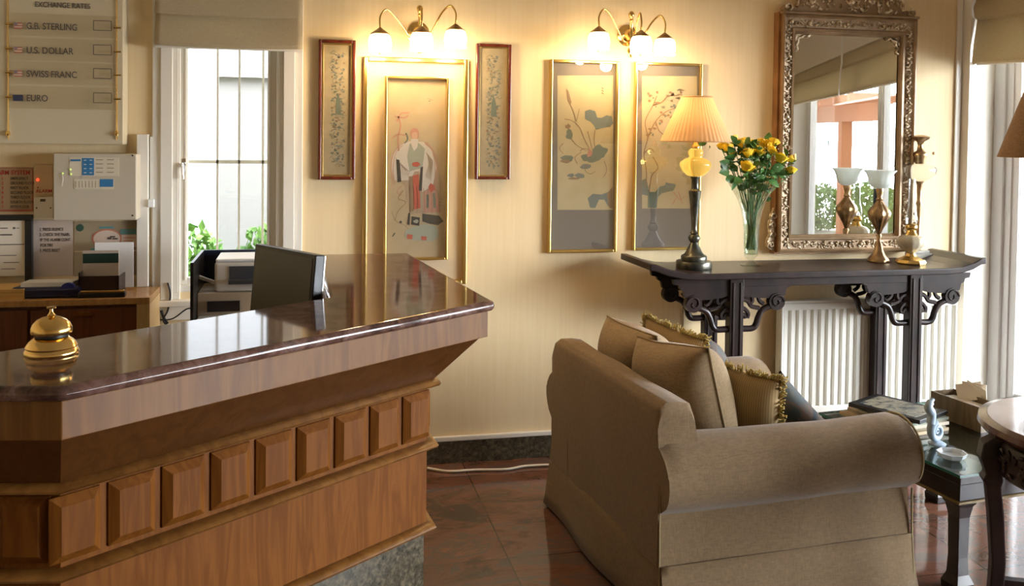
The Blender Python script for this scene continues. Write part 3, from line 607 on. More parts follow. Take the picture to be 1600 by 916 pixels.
# ================================================================== PICTURES
def picframe(name, label, cat, q, fw, fm, depth, mats, art, group=None, glass=True, lip=None, back=None):
    """q = left, top, right, bottom outer edges in the photograph; hung on the back wall"""
    Y = WY-depth
    p0, p1 = at(q[0], (q[1]+q[3])/2, Y), at(q[2], (q[1]+q[3])/2, Y); zt, zb_ = at((q[0]+q[2])/2, q[1], Y).z, at((q[0]+q[2])/2, q[3], Y).z
    t = thing(name, label, cat, ((p0.x+p1.x)/2, Y, zb_), group=group); og = Vector(t.location); x0, x1 = p0.x, p1.x
    m = MB()
    m.bb(x0, x0+fw, Y, WY-.001, zb_, zt).bb(x1-fw, x1, Y, WY-.001, zb_, zt).bb(x0+fw, x1-fw, Y, WY-.001, zt-fw, zt).bb(x0+fw, x1-fw, Y, WY-.001, zb_, zb_+fw)
    m.build('frame', fm, t, org=og, bevel=min(.004, fw*.25))
    if lip:
        a = fw; b_ = fw+lip; m = MB(); y0 = Y+.008
        m.bb(x0+a, x0+b_, y0, WY-.002, zb_+a, zt-a).bb(x1-b_, x1-a, y0, WY-.002, zb_+a, zt-a).bb(x0+b_, x1-b_, y0, WY-.002, zt-b_, zt-a).bb(x0+b_, x1-b_, y0, WY-.002, zb_+a, zb_+b_)
        m.build('inner_lip', gold, t, org=og, bevel=.001)
    MY = WY-.008
    MB().bb(x0+fw, x1-fw, MY, WY-.0015, zb_+fw, zt-fw).build('mount', back, t, org=og)
    if art: art(t, og, MY)
    if glass: MB().bb(x0+fw*.9, x1-fw*.9, Y+.006, Y+.0075, zb_+fw*.9, zt-fw*.9).build('glass', pic_glass, t, org=og)
    return t
def art_poly(m, k, pts_, Y, lay):
    P = [at(x, y, Y) for x, y in pts_]; m.mat(k); n = len(P)
    m.add([(p.x, Y-.0003*lay, p.z) for p in P], [tuple(range(n))])
def art_line(m, k, pts_, w, Y, lay):
    P = [at(x, y, Y) for x, y in pts_]; P = smooth_pts([Vector((p.x, 0, p.z)) for p in P], 4) if len(P) > 2 else P; m.mat(k); L, R_ = [], []
    for i, p in enumerate(P):
        a, b_ = P[max(i-1, 0)], P[min(i+1, len(P)-1)]; t_ = Vector((b_.x-a.x, 0, b_.z-a.z)).normalized(); nn_ = Vector((-t_.z, 0, t_.x)); ww = w*.0015*(1-.3*i/len(P))
        L.append((p.x+nn_.x*ww, Y-.0003*lay, p.z+nn_.z*ww)); R_.append((p.x-nn_.x*ww, Y-.0003*lay, p.z-nn_.z*ww))
    n = len(P); m.add(L+R_, [(i, i+1, n+i+1, n+i) for i in range(n-1)])
def blob(cx, cy, rx, ry, n=14, seed=0, amp=.25):
    rnd = random.Random(seed*31+int(cx)); ph = [rnd.uniform(0, 6) for _ in range(3)]
    return [(cx+rx*math.cos(a)*(1+amp*(math.sin(2*a+ph[0])+math.sin(3*a+ph[1]))*.5), cy+ry*math.sin(a)*(1+amp*(math.sin(3*a+ph[2])+math.sin(5*a+ph[0]))*.5)) for a in [2*PI*i/n for i in range(n)]]
silk = noisy('silk_ground', [(.3, (.42, .34, .2)), (.7, (.49, .40, .25))], 30, rough=.8)
silk2 = noisy('scroll_silk', [(.3, (.46, .36, .21)), (.7, (.52, .41, .25))], 20, rough=.8)
grey_mount = pm('grey_mount', (.19, .165, .14), .7)
ink_g = pm('ink_green', (.16, .2, .15), .8); ink_b = pm('ink_blue', (.17, .21, .2), .8); ink_br = pm('ink_brown', (.28, .18, .1), .8); ink_d = pm('ink_dark', (.035, .035, .035), .8)
ink_pk = pm('ink_pink', (.52, .25, .18), .8); ink_r = pm('ink_scarlet', (.52, .1, .06), .8); ink_w = pm('ink_white', (.62, .56, .47), .8); ink_lg = pm('ink_pale_green', (.36, .38, .29), .8)
PAL = [silk, ink_g, ink_b, ink_br, ink_d, ink_pk, ink_r, ink_w, ink_lg]
def embroidery(xc, y0, y1, seed):
    def f(t, og, Y):
        r = random.Random(seed); m = MB()
        for y in range(int(y0), int(y1), 5):
            for k in range(5):
                x = xc+r.uniform(-10, 10); kk = r.choice([1, 2, 1, 3, 2, 1, 3])
                if r.random() < .4: art_line(m, kk, [(x-r.uniform(2, 5), y+r.uniform(-3, 3)), (x, y+r.uniform(-5, 5)), (x+r.uniform(2, 5), y+r.uniform(-3, 3))], .9, Y, 2)
                else: art_poly(m, kk, blob(x, y+r.uniform(-2, 2), r.uniform(1, 2.4), r.uniform(.8, 2.2), 9, k), Y, 1+r.choice([0, 1, 2]))
        yc = (y0+y1)/2-8; art_poly(m, 1, [(xc-4, yc+14), (xc-3, yc-8), (xc, yc-20), (xc+4, yc-6), (xc+5, yc+15)], Y, 4)
        m.build('embroidery', PAL, t, org=og)
    return f
picframe('embroidered_panel', 'narrow red framed embroidered panel nearest the window', 'picture', (497.3, 62, 555.5, 281), .014, mahog, .028, None, embroidery(528, 84, 262, 3), 'narrow red framed embroidered panels', lip=.009, back=silk)
picframe('embroidered_panel', 'narrow red framed embroidered panel to the right of the robed figure scroll', 'picture', (743.5, 68.5, 798.5, 280.5), .013, mahog, .028, None, embroidery(771, 90, 262, 5), 'narrow red framed embroidered panels', lip=.008, back=silk)
picframe('empty_gilt_frame', 'large thin gilt outer frame behind the robed figure scroll', 'frame', (567, 90.5, 731, 446), .021, gold, .03, None, None, glass=False, back=pm('pale_mount', (.62, .47, .29), .75))
def robed(t, og, Y):
    m = MB()
    P_ = lambda k, L, l=1: art_poly(m, k, L, Y, l)
    Ln = lambda k, L, w, l=3: art_line(m, k, L, w, Y, l)
    P_(9, [(616, 244), (632, 222), (668, 222), (684, 244), (688, 285), (690, 330), (640, 335), (632, 290), (616, 280)], 1)
    for o_ in range(9): Ln(8 if o_ % 2 else 3, [(640+o_*5.4, 290+o_), (641+o_*5.6, 310), (640+o_*5.8, 333)], .9, 4)
    for o_ in range(7): Ln(3, [(618+o_*2, 246+o_*3), (622+o_*3, 256+o_*2), (624+o_*2, 274)], .5, 5); Ln(3, [(666+o_*1.6, 238+o_*2), (670+o_, 256), (664+o_*1.5, 276+o_)], .5, 5)
    P_(7, [(613, 242), (626, 226), (642, 220), (662, 222), (676, 236), (682, 262), (676, 290), (660, 300), (655, 268), (648, 268), (640, 282), (616, 282), (611, 262)], 2)
    P_(8, [(640, 225), (652, 222), (664, 232), (660, 262), (640, 268), (636, 245)], 3)
    P_(5, blob(648, 209, 7, 9, 14, 1, .08), 4); P_(10, blob(648, 212, 5, 6, 12, 1, .05), 5); P_(7, [(642, 217), (654, 217), (652, 230), (647, 236), (643, 228)], 6)
    P_(6, blob(650, 257, 6, 4, 10, 2, .2), 6)
    P_(4, [(619, 249), (624, 250), (627, 284), (621, 285)], 5); P_(4, [(657, 262), (661, 260), (659, 298), (654, 298)], 5)
    P_(6, [(645, 275), (654, 272), (657, 325), (646, 328)], 4); P_(3, [(639, 276), (645, 275), (646, 330), (640, 332)], 4)
    P_(5, [(662, 300), (680, 290), (688, 332), (662, 332)], 3); P_(1, [(666, 304), (670, 304), (670, 325), (666, 325)], 4); P_(1, [(676, 302), (680, 302), (681, 325), (677, 325)], 4)
    P_(4, [(660, 334), (686, 337), (693, 346), (684, 352), (672, 350), (660, 346)], 5); P_(4, [(643, 338), (656, 340), (655, 353), (642, 351)], 5); P_(4, [(638, 333), (641, 333), (640, 352), (636, 350)], 5); P_(8, blob(650, 346, 4, 3, 9), 6)
    P_(8, [(634, 360), (648, 354), (664, 350), (682, 354), (687, 368), (676, 377), (650, 376), (632, 370)], 4)
    P_(6, [(636, 366), (645, 367), (644, 374), (636, 373)], 5); P_(6, [(658, 369), (667, 370), (666, 376), (658, 375)], 5); P_(6, blob(675, 293, 6, 6, 10, 4, .4), 5)
    for o_ in (0, 3): Ln(5, [(614+o_, 288), (611+o_, 262), (616+o_, 238), (630, 224+o_)], 1); Ln(5, [(664, 222+o_), (678-o_, 236), (683-o_, 262), (681-o_, 290)], 1)
    Ln(5, [(623, 236), (622, 214), (626, 196), (622, 182)], 2.4); Ln(5, [(613, 216), (622, 210), (636, 212)], 1.8); Ln(5, [(620, 190), (626, 178), (640, 176)], 2.5); Ln(5, [(617, 182), (632, 184), (638, 180)], 2.2); Ln(1, [(634, 208), (637, 217), (632, 224)], 2.5)
    Ln(3, [(630, 298), (622, 310), (634, 316), (622, 330), (617, 345)], 1.2); Ln(5, [(628, 290), (620, 300), (630, 306)], 1.2); Ln(4, [(617, 364), (613, 370)], 2); P_(4, blob(626, 347, 2, 2, 7), 3); Ln(3, [(612, 330), (618, 345), (632, 352), (640, 360)], .8)
    P_(1, blob(671, 158, 1.5, 1.2, 7), 2); Ln(3, [(668, 154), (676, 157)], .8)
    for o_ in (0, 5, 10): Ln(3, [(686, 310+o_), (692, 312+o_)], .7)
    m.build('embroidered_figure', PAL+[pm('robe_tan', (.42, .31, .2), .8), pm('ink_skin', (.58, .36, .24), .8)], t, org=og)
def robed_back(t, og, Y): robed(t, og, Y)
# inner scroll hangs on top of the outer frame's board, so it sits further out
_WY = WY; 
def inner():
    global WY
    WY = _WY-.010
    t = picframe('robed_figure_scroll', 'gilt framed silk embroidery of a robed bearded old man with a staff', 'picture', (600.5, 119.5, 701, 407), .012, gold, .035, None, robed, lip=None, back=silk2)
    WY = _WY
inner()
cream_p = noisy('painted_silk', [(.3, (.50, .42, .24)), (.7, (.57, .48, .29))], 14, rough=.8)
def paint_panel(m, Y, x0, y0, x1, y1): art_poly(m, 0, [(x0, y0), (x1, y0), (x1, y1), (x0, y1)], Y, 1)
def lotus(t, og, Y):
    m = MB(); P_ = lambda k, L, l=3: art_poly(m, k, L, Y, l); Ln = lambda k, L, w, l=4: art_line(m, k, L, w, Y, l)
    paint_panel(m, Y, 871, 118, 958, 328)
    P_(2, [(914, 174), (921, 171), (930, 174), (933, 184), (940, 184), (948, 180), (956, 188), (954, 198), (942, 200), (931, 203), (928, 196), (922, 190), (914, 186)])
    P_(2, [(948, 180), (956, 182), (958, 193), (952, 199), (944, 196)], 4)
    P_(1, blob(922, 247, 14, 7, 16, 3, .3)); P_(1, blob(937, 238, 12, 11, 16, 5, .3), 4); P_(2, blob(915, 260, 9, 4, 12, 2, .3)); P_(1, blob(886, 248, 11, 5, 14, 1, .35)); P_(3, blob(884, 252, 7, 3, 10, 1, .35), 4)
    P_(2, [(918, 310), (926, 303), (940, 304), (950, 300), (957, 295), (957, 325), (950, 322), (944, 312), (936, 312), (930, 325), (922, 325)]); P_(3, [(948, 303), (957, 292), (957, 326), (951, 324)], 4)
    P_(1, blob(889, 210, 6, 8, 12, 2, .4)); P_(3, blob(887, 198, 4, 4, 10, 2, .4), 4); P_(3, [(884, 138), (888, 142), (893, 160), (891, 164), (887, 158)], 4)
    P_(2, blob(892, 274, 5, 3, 10, 7, .4)); P_(2, blob(906, 275, 8, 4, 10, 8, .4)); P_(3, blob(896, 279, 9, 1.6, 8, 8, .2), 4)
    for L in ([(890, 162), (896, 175), (900, 190)], [(900, 190), (903, 180), (905, 170)], [(882, 186), (892, 188), (902, 195)], [(896, 190), (906, 200), (912, 215), (922, 235)], [(918, 205), (922, 220), (926, 236)], [(892, 216), (900, 226), (916, 236)], [(906, 236), (914, 232), (926, 238)], [(930, 203), (928, 218), (930, 232)], [(902, 256), (898, 246), (908, 238)], [(944, 252), (948, 266), (942, 278)], [(918, 256), (914, 266), (922, 272), (930, 268)], [(880, 224), (874, 232), (880, 240)]): Ln(3, L, 1.3)
    P_(5, blob(921, 240, 4, 6, 9, 3, .4), 5)
    for o_ in (0, 4, 8): Ln(4, [(940, 137+o_), (943, 139+o_)], 1.2)
    m.build('painting', [cream_p]+PAL[1:], t, org=og)
def grapes(t, og, Y):
    m = MB(); P_ = lambda k, L, l=3: art_poly(m, k, L, Y, l); Ln = lambda k, L, w, l=4: art_line(m, k, L, w, Y, l)
    paint_panel(m, Y, 1003, 119, 1089, 326)
    for L in ([(1008, 300), (1010, 270), (1006, 240), (1012, 215), (1008, 190), (1020, 165), (1026, 150)], [(1014, 300), (1018, 275), (1028, 262), (1020, 245)], [(1012, 215), (1024, 190), (1040, 175), (1058, 168)], [(1020, 165), (1034, 160), (1044, 150), (1058, 150)], [(1058, 168), (1066, 155), (1062, 140)], [(1024, 190), (1030, 205), (1040, 212)], [(1006, 240), (1016, 232), (1022, 238)]): Ln(3, L, 2)
    r = random.Random(5)
    for (cx, cy, s_) in ((1020, 152, 8), (1030, 165, 7), (1040, 178, 8), (1052, 160, 8), (1026, 196, 8), (1060, 172, 6), (1046, 150, 6), (1063, 142, 4), (1014, 205, 6), (1058, 152, 4), (1050, 185, 6)):
        for k in range(5): P_(r.choice([1, 3, 3]), blob(cx+r.uniform(-s_, s_), cy+r.uniform(-s_, s_), r.uniform(1.5, 3.5), r.uniform(1, 2.4), 8, k, .4), 3+k % 3)
    P_(1, [(1003, 282), (1010, 278), (1014, 300), (1024, 300), (1030, 292), (1044, 288), (1056, 290), (1052, 298), (1034, 302), (1028, 308), (1026, 325), (1012, 325), (1012, 306), (1003, 298)]); P_(2, [(1003, 290), (1010, 294), (1012, 306), (1003, 304)], 4); P_(2, [(1040, 285), (1056, 288), (1050, 294), (1038, 295)], 4)
    for L in ([(1052, 300), (1062, 312), (1070, 306)], [(1060, 300), (1066, 318)], [(1056, 310), (1050, 320)]): Ln(5, L, 1.4)
    m.build('painting', [cream_p]+PAL[1:], t, org=og)
picframe('lotus_painting', 'gilt framed painting of lotus leaves and ducks on a grey mount', 'picture', (858, 94, 966, 395), .015, gold, .025, None, lotus, back=grey_mount)
picframe('grape_vine_painting', 'gilt framed painting of a brown vine behind the lamp', 'picture', (991, 98, 1096, 391), .013, gold, .025, None, grapes, back=grey_mount)

# ================================================================== SCONCES
glow = pm('lit_glass', (1, .9, .7), .4, Emission_Color=(1, .80, .50), Emission_Strength=11)
def sconce(label, cx, ytop, ybot, yplate, arms):
    c0 = at(cx, yplate, WY); t = thing('wall_lamp', label, 'wall lamp', (c0.x, WY, c0.z), group=None); og = Vector(t.location)
    zt, zb_ = at(cx, ytop, WY-.06).z, at(cx, ybot, WY-.06).z
    MB().lathe([(.001, .001), (.05, .001), (.052, .012), (.03, .022), (.014, .05), (.014, .06)], (c0.x, WY, c0.z), 24, ax=Matrix.Rotation(PI/2, 3, 'X')).build('wall_plate', brass, t, org=og, smooth=True)
    h = zt-zb_
    MB().lathe([(.001, 0), (.006, .004), (.004, .012), (.014, .022), (.020, .032), (.014, .045), (.006, .05), (.016, .058), (.022, .068), (.008, .08), (.007, h-.05), (.011, h-.045), (.007, h-.038), (.012, h-.028), (.016, h-.015), (.010, h-.004), (.001, h)], (c0.x, WY-.065, zb_), 20).build('stem', brass, t, org=og, smooth=True)
    for (sx_, sy_, Y) in arms:            # top of the cap of each lamp
        q = at(sx_, sy_, Y); hub = Vector((c0.x, WY-.065, zb_+h*.38)); dx = q-hub
        P = [hub, hub+dx*.22+Vector((0, 0, -.02)), hub+dx*.42+Vector((0, 0, .02)), Vector((hub.x+dx.x*.62, hub.y+dx.y*.62, q.z+.055)), Vector((hub.x+dx.x*.85, hub.y+dx.y*.85, q.z+.085)), Vector((q.x, q.y, q.z+.05)), Vector((q.x, q.y, q.z))]
        a = MB().tube(smooth_pts(P, 6), .0045, 8).build('arm', brass, t, org=og, smooth=True)
        MB().lathe([(.004, .004), (.008, 0), (.018, -.008), (.034, -.02), (.042, -.026), (.040, -.028), (.02, -.018)], tuple(q), 24, lobes=6, amp=.06).build('cap', old_brass, a, org=og, smooth=True)
        sh_ = MB().lathe([(.020, -.021), (.042, -.032), (.048, -.05), (.050, -.075), (.046, -.095), (.050, -.105), (.047, -.106), (.030, -.085)], tuple(q), 32, cap=False, lobes=16, amp=.03).build('glass_shade', glow, a, org=og, smooth=True)
        MB().lathe([(.001, -.098), (.005, -.104), (.007, -.112), (.002, -.12)], tuple(q), 12).build('finial', old_brass, a, org=og, smooth=True)
        l = bpy.data.lights.new('bulb', 'POINT'); l.energy = 6.0; l.color = (1, .72, .40); l.shadow_soft_size = .03
        o = bpy.data.objects.new('bulb', l); COL.objects.link(o); o.location = q+Vector((0, 0, -.125))
    return t
sconce('brass three-arm wall lamp with lit glass shades above the robed figure scroll', 653, 8, 84, 52, [(594, 44, WY-.17), (659, 42, WY-.27), (712, 38, WY-.17)])
sconce('brass three-arm wall lamp with lit glass shades above the two grey mounted paintings', 979, 17, 90, 56, [(936, 42, WY-.17), (1002, 48, WY-.27), (1039, 52, WY-.17)])

# ================================================================== CONSOLE TABLE
CT = .94
con = thing('console_table', 'dark carved oriental console table with upturned ends by the back wall', 'console table', (2.38, 4.07, 0)); og = Vector(con.location)
CF, CB = 3.86, 4.255
prof = [(1.50, .988), (1.53, .985), (1.60, .960), (1.68, .943), (1.75, CT), (2.2, CT), (2.7, CT), (3.02, CT), (3.09, .944), (3.155, .962), (3.20, .985), (3.225, .988)]
top = [(x, z) for x, z in prof]; bot = [(x, z-.030) for x, z in prof][::-1]
MB().xz(top+bot, CF, CB).build('table_top', ebony, con, org=og, bevel=.005, seg=3)
LEG = .068
for x in (1.94, 2.873):
    for y in (3.925, 4.195):
        m = MB().box((x, y, .4545), (LEG, .05, .909))
        for k in (-1, 1): m.box((x+k*.018, y-.027, .45), (.010, .006, .88))
        m.build('leg', ebony, con, org=og, bevel=.004)
for y in (3.925, 4.195):
    MB().bb(1.975, 2.838, y-.012, y+.012, .868, .909).build('apron', ebony, con, org=og, bevel=.002)
for y in (3.925,): pass
def spandrel(xl, sgn, y, w=.235, name='carved_bracket'):
    """carved bracket growing from the leg side xl in direction sgn"""
    X = lambda u: xl+sgn*u
    m = MB(); y0, y1 = y-.011, y+.011
    plate = [(0, .909), (w+.04, .909), (w+.035, .885), (w+.01, .88), (w+.005, .865), (w-.012, .855), (w-.02, .825), (w-.05, .812), (.10, .812), (.03, .82), (0, .83)]
    m.xz([(X(u), z) for u, z in plate][::(1 if sgn > 0 else -1)], y0, y1)
    cx, cz = w-.062, .795                  # scroll
    m.tube([(X(cx), y-.016, cz), (X(cx), y+.016, cz)], .040, 20)
    sp = [(X(cx+(.036-.0021*k)*math.cos(k*.5)), y-.018, cz+(.036-.0021*k)*math.sin(k*.5)) for k in range(15)]; m.tube(sp, .0045, 6)
    st = [Vector((X(u), y, z)) for u, z in ((cx-.025, .775), (.105, .755), (.085, .72), (.075, .69), (.055, .672), (.0, .672))]
    m.tube(smooth_pts(st, 5), .015, 8)
    for a_ in (((0, .81), (.03, .80), (.05, .775), (.09, .765)), ((0, .77), (.02, .76), (.035, .74), (.03, .72)), ((.05, .828), (.055, .80), (.04, .785)), ((.08, .828), (.09, .80), (.11, .785)), ((0, .74), (.015, .735), (.02, .72))):
        m.tube(smooth_pts([Vector((X(u), y, z)) for u, z in a_], 4), .0105, 6)
    return m.build(name, ebony, con, org=og, smooth=True)
for y in (3.925, 4.195):
    for xl in (1.94, 2.873):
        spandrel(xl-LEG/2, -1, y); spandrel(xl+LEG/2, 1, y)
for xl in (1.94, 2.873):
    m = MB()
    m.prism([(xl-.01, 3.95, .70), (xl-.01, 4.17, .70), (xl-.01, 4.17, .909), (xl-.01, 3.95, .909)], [(xl+.01, 3.95, .70), (xl+.01, 4.17, .70), (xl+.01, 4.17, .909), (xl+.01, 3.95, .909)])
    for k in range(3): m.tube([(xl-.013, 4.0+.06*k+(.022-.0014*j)*math.cos(j*.6), .77+(.022-.0014*j)*math.sin(j*.6)) for j in range(13)], .005, 6)
    for yy, zz in ((3.98, .735), (4.14, .735), (4.06, .84), (3.99, .85), (4.13, .85)): m.ball((xl-.013, yy, zz), (.006, .014, .009), 8, 6)
    m.build('side_panel', ebony, con, org=og, smooth=True)
for k, xl in enumerate((1.94, 2.873)): MB().bb(xl-.03, xl+.03, 3.91, 4.21, .12, .15).build('foot_rail', ebony, con, org=og, bevel=.003)

# table lamp with yellow glass
lp = at(1088, 421, Z=CT); tl = thing('table_lamp', 'lit table lamp with pleated tan shade and yellow glass bowl on the console', 'table lamp', (lp.x, lp.y+.03, CT)); D = (lp-EYE).dot(FW)/FPX
MB().lathe([(.080, 0), (.083, .006), (.083, .030), (.080, .036), (.058, .037), (.060, .044), (.060, .058), (.054, .064)], n=48).build('base', bronze, tl, smooth=True)
MB().lathe([(.050, .064), (.040, .075), (.030, .095), (.022, .112), (.018, .122), (.024, .130), (.029, .142), (.024, .154), (.016, .160), (.020, .166), (.014, .172), (.013, .20), (.020, .28), (.027, .345), (.029, .362), (.020, .368), (.017, .374), (.017, .418), (.021, .424), (.021, .43)], n=16).build('column', bronze, tl, smooth=True)
amber = pm('yellow_glass', (1, .78, .25), .1, Transmission_Weight=.85, IOR=1.3, Emission_Color=(1, .66, .14), Emission_Strength=.26)
MB().lathe([(.020, .430), (.040, .436), (.062, .456), (.073, .482), (.070, .497), (.050, .512), (.032, .518), (.030, .524), (.035, .534), (.035, .548), (.026, .558), (.018, .562)], n=40, lobes=20, amp=.012).build('glass_bowl', amber, tl, smooth=True)
MB().lathe([(.018, .561), (.020, .568), (.016, .576), (.010, .582), (.006, .60), (.006, .62)], n=20).build('neck', brass, tl, smooth=True)
shade_m = pm('pleated_shade', (.55, .36, .18), .8); n, l, b = nodes(shade_m); 
b.inputs['Emission Color'].default_value = (1, .5, .16, 1); b.inputs['Emission Strength'].default_value = .10
tr_ = n.new('ShaderNodeBsdfTranslucent'); tr_.inputs[0].default_value = (.75, .45, .2, 1); mx = n.new('ShaderNodeMixShader'); mx.inputs[0].default_value = .3
l.new(b.outputs[0], mx.inputs[1]); l.new(tr_.outputs[0], mx.inputs[2]); l.new(mx.outputs[0], n['Material Output'].inputs[0])
zs0, zs1 = .594, .800
MB().lathe([(.162, zs0), (.1615, zs0+.004), (.069, zs1), (.0685, zs1+.002)], n=240, cap=False, lobes=48, amp=.010).build('lamp_shade', shade_m, tl, smooth=True)
m = MB().tube([(.069*math.cos(a), .069*math.sin(a), zs1) for a in [2*PI*i/32 for i in range(33)]], .004, 6)
for k in range(3): m.tube([(0, 0, zs1-.03), (.068*math.cos(k*2.1), .068*math.sin(k*2.1), zs1)], .0015, 5)
m.build('top_ring', shade_m, tl)
MB().tube([(.161*math.cos(a), .161*math.sin(a), zs0) for a in [2*PI*i/48 for i in range(49)]], .003, 6).build('bottom_ring', shade_m, tl)
MB().ball((0, 0, .66), (.026, .026, .034), 16, 12).build('bulb', pm('lit_bulb', (1, .9, .6), .4, Emission_Color=(1, .78, .42), Emission_Strength=5), tl, smooth=True)
l_ = bpy.data.lights.new('lamp_bulb', 'POINT'); l_.energy = 2.4; l_.color = (1, .72, .38); l_.shadow_soft_size = .035
o = bpy.data.objects.new('lamp_bulb', l_); COL.objects.link(o); o.location = (lp.x, lp.y+.03, CT+.70)

# vase and roses
vp = at(1176, 416, Z=CT); va = thing('glass_vase', 'clear flared glass vase holding yellow roses on the console', 'vase', (vp.x, vp.y+.02, CT))
VH = .395
prof_o = [(.048, 0), (.050, .004), (.030, .010), (.012, .022), (.018, .035), (.033, .05), (.036, .09), (.037, .17), (.041, .22), (.052, .27), (.070, .32), (.112, VH)]
prof_i = [(.110, VH), (.066, .318), (.049, .27), (.038, .22), (.034, .17), (.033, .09), (.028, .055), (.001, .05)]
MB().lathe(prof_o+prof_i, n=40).build('glass', thin_glass('vase_glass', (.94, .97, .95), .12), va, smooth=True)
MB().lathe([(.030, .056), (.032, .09), (.033, .17), (.035, .20), (.001, .2001)], n=32).build('water', thin_glass('water', (.86, .93, .86), .05), va, smooth=True)
rose_m = noisy('rose_petals', [(.3, (.80, .48, .01)), (.7, (.92, .68, .04))], 30, rough=.5)
green = noisy('rose_leaf', [(.3, (.035, .10, .02)), (.7, (.09, .22, .05))], 20, rough=.4)
def leaf(m, c, dirv, L, wv):
    u = Vector(dirv).normalized(); s_ = u.cross(Vector((random.uniform(-1, 1), random.uniform(-1, 1), random.uniform(-1, 1)))).normalized(); nn_ = u.cross(s_)
    P = [(0, 0), (.25, .42), (.55, .5), (.85, .22), (1, 0), (.85, -.22), (.55, -.5), (.25, -.42)]
    m.add([Vector(c)+u*a*L+s_*b*wv*L+nn_*(.12*L*math.sin(a*PI)+abs(b)*.12*L) for a, b in P]+[Vector(c)+u*.5*L+nn_*.09*L], [(i, (i+1) % 8, 8) for i in range(8)])
def petals(r, n=13):
    m = MB(); rnd = random.Random(int(r*1e5))
    m.ball((0, 0, r*.1), (r*.45, r*.45, r*.6), 10, 8)
    for k in range(n):
        a = k*2.4; lay = k/n; rad = r*(.38+.62*lay); tilt = .15+.75*lay; hh = r*(1.25-.35*lay)
        rings = []
        for i in range(5):
            v_ = i/4; row = []
            for j in range(6):
                u_ = (j/5-.5)*1.5*(1-.25*abs(v_-.5)); ph = a+u_
                rr = rad*(.45+.55*math.sin(v_*1.45))+r*.22*lay*v_**3; z = -r*.6+hh*v_*(1-.12*lay)+.03*r*math.cos(u_*4)
                row.append((rr*math.cos(ph), rr*math.sin(ph), z))
            rings.append(row)
        m.loft(rings, cap=False, closed=False)
    return m
heads = [(1136, 231, .0, .020), (1128, 228, .03, .017), (1160, 225, .0, .020), (1168, 239, -.04, .024), (1163, 222, .05, .021), (1167, 260, -.07, .026), (1185, 236, -.02, .024), (1198, 226, .02, .025), (1202, 240, .03, .019), (1190, 222, .06, .019), (1220, 247, .0, .025), (1178, 226, .07, .02), (1147, 219, .05, .019), (1209, 222, .0, .018), (1238, 248, .02, .017), (1236, 266, .0, .018), (1144, 240, .06, .018), (1206, 234, -.03, .020)]
where = ['leftmost bloom but one', 'leftmost of all the blooms', 'upper left of centre', 'just left of the middle', 'high left near the top', 'lowest and largest, in the front', 'in the middle of the bouquet', 'upper right of the middle', 'small, right of the middle', 'at the top above the middle', 'large, on the right side', 'at the very top centre', 'top left', 'top right', 'far right by the mirror frame', 'lowest on the far right', 'left, behind the front leaves', 'right of the middle, low']
neck = Vector((vp.x, vp.y+.02, CT))
VO = Vector(va.location)
protos = {}
for k, (hx, hy, dy, r) in enumerate(heads):
    r *= 1.5
    c = at(hx, hy, vp.y+.02+dy); t = thing('yellow_rose', 'yellow rose in the glass vase, '+where[k], 'rose', c, group='yellow roses in the vase'); og = Vector(c)
    rr = round(r, 3)
    if rr not in protos: protos[rr] = petals(rr).build('petals', rose_m, t, smooth=True); pe = protos[rr]
    else: pe = protos[rr].copy(); COL.objects.link(pe); pe.parent = t
    pe.rotation_euler = (random.uniform(-.5, .3)+.5, random.uniform(-.4, .4), random.uniform(0, 6))
    a = random.uniform(0, 6); foot = VO+Vector((.018*math.cos(a), .018*math.sin(a), .075)); mid = VO+Vector((.022*(c.x-VO.x)/.1, .02*math.sin(a), .25)); mid.x = max(min(mid.x, VO.x+.03), VO.x-.03)
    P = smooth_pts([foot, mid, mid*.45+c*.55+Vector((0, 0, .01)), c-Vector((0, 0, r*.7))], 5)
    MB().tube(P, .0022, 6).build('stem', green, t, org=og, smooth=True)
    m = MB()
    for j in range(5):
        i = random.randint(8, len(P)-2); leaf(m, P[i], (random.uniform(-1, 1), random.uniform(-1, .6), random.uniform(-.2, .5)), random.uniform(.03, .05), .7)
    for j in range(4): b2 = j*1.57; leaf(m, c-Vector((0, 0, r*.75)), (math.cos(b2), math.sin(b2), .6), r*1.1, .5)
    m.build('leaves', green, t, org=og)
# extra foliage and tiny white filler
fo = thing('bouquet_foliage', 'green leaves and sprays filling the bouquet between the roses', 'foliage', VO+Vector((0, 0, .3))); og = Vector(fo.location)
m = MB(); st = MB()
for k in range(110):
    px, py = random.gauss(1180, 26), random.uniform(222, 296); sp_ = max(.2, (300-py)/70); px = 1180+(px-1180)*min(1.2, sp_*1.1)
    c = at(px, py, vp.y+.02+random.uniform(-.06, .07)); leaf(m, c, (random.uniform(-1, 1), random.uniform(-1, .4), random.uniform(-.3, .7)), random.uniform(.03, .055), .7)
    if k % 4 == 0: st.tube(smooth_pts([VO+Vector((random.uniform(-.02, .02), random.uniform(-.02, .02), .08)), VO+Vector(((c.x-VO.x)*.2, 0, .25)), c], 4), .0015, 5)
for (px, py, dx, dz) in ((1142, 262, -1, .1), (1140, 268, -1, -.1), (1140, 258, -1, .3), (1150, 276, -1, -.3), (1155, 285, -.6, -.5), (1148, 250, -1, .2), (1160, 280, -.5, -.2), (1210, 270, 1, -.2), (1205, 262, 1, .1), (1200, 282, .6, -.4)):
    leaf(m, at(px, py, vp.y-.02), (dx, -.2, dz), .062, .75)
m.build('leaves', green, fo, org=og, smooth=True); st.build('stems', green, fo, org=og)
fl = MB()
for k in range(120):
    px, py = random.gauss(1185, 26), random.uniform(228, 275); fl.ball(at(px, py, vp.y+.02+random.uniform(-.06, .06)), .0028, 5, 4)
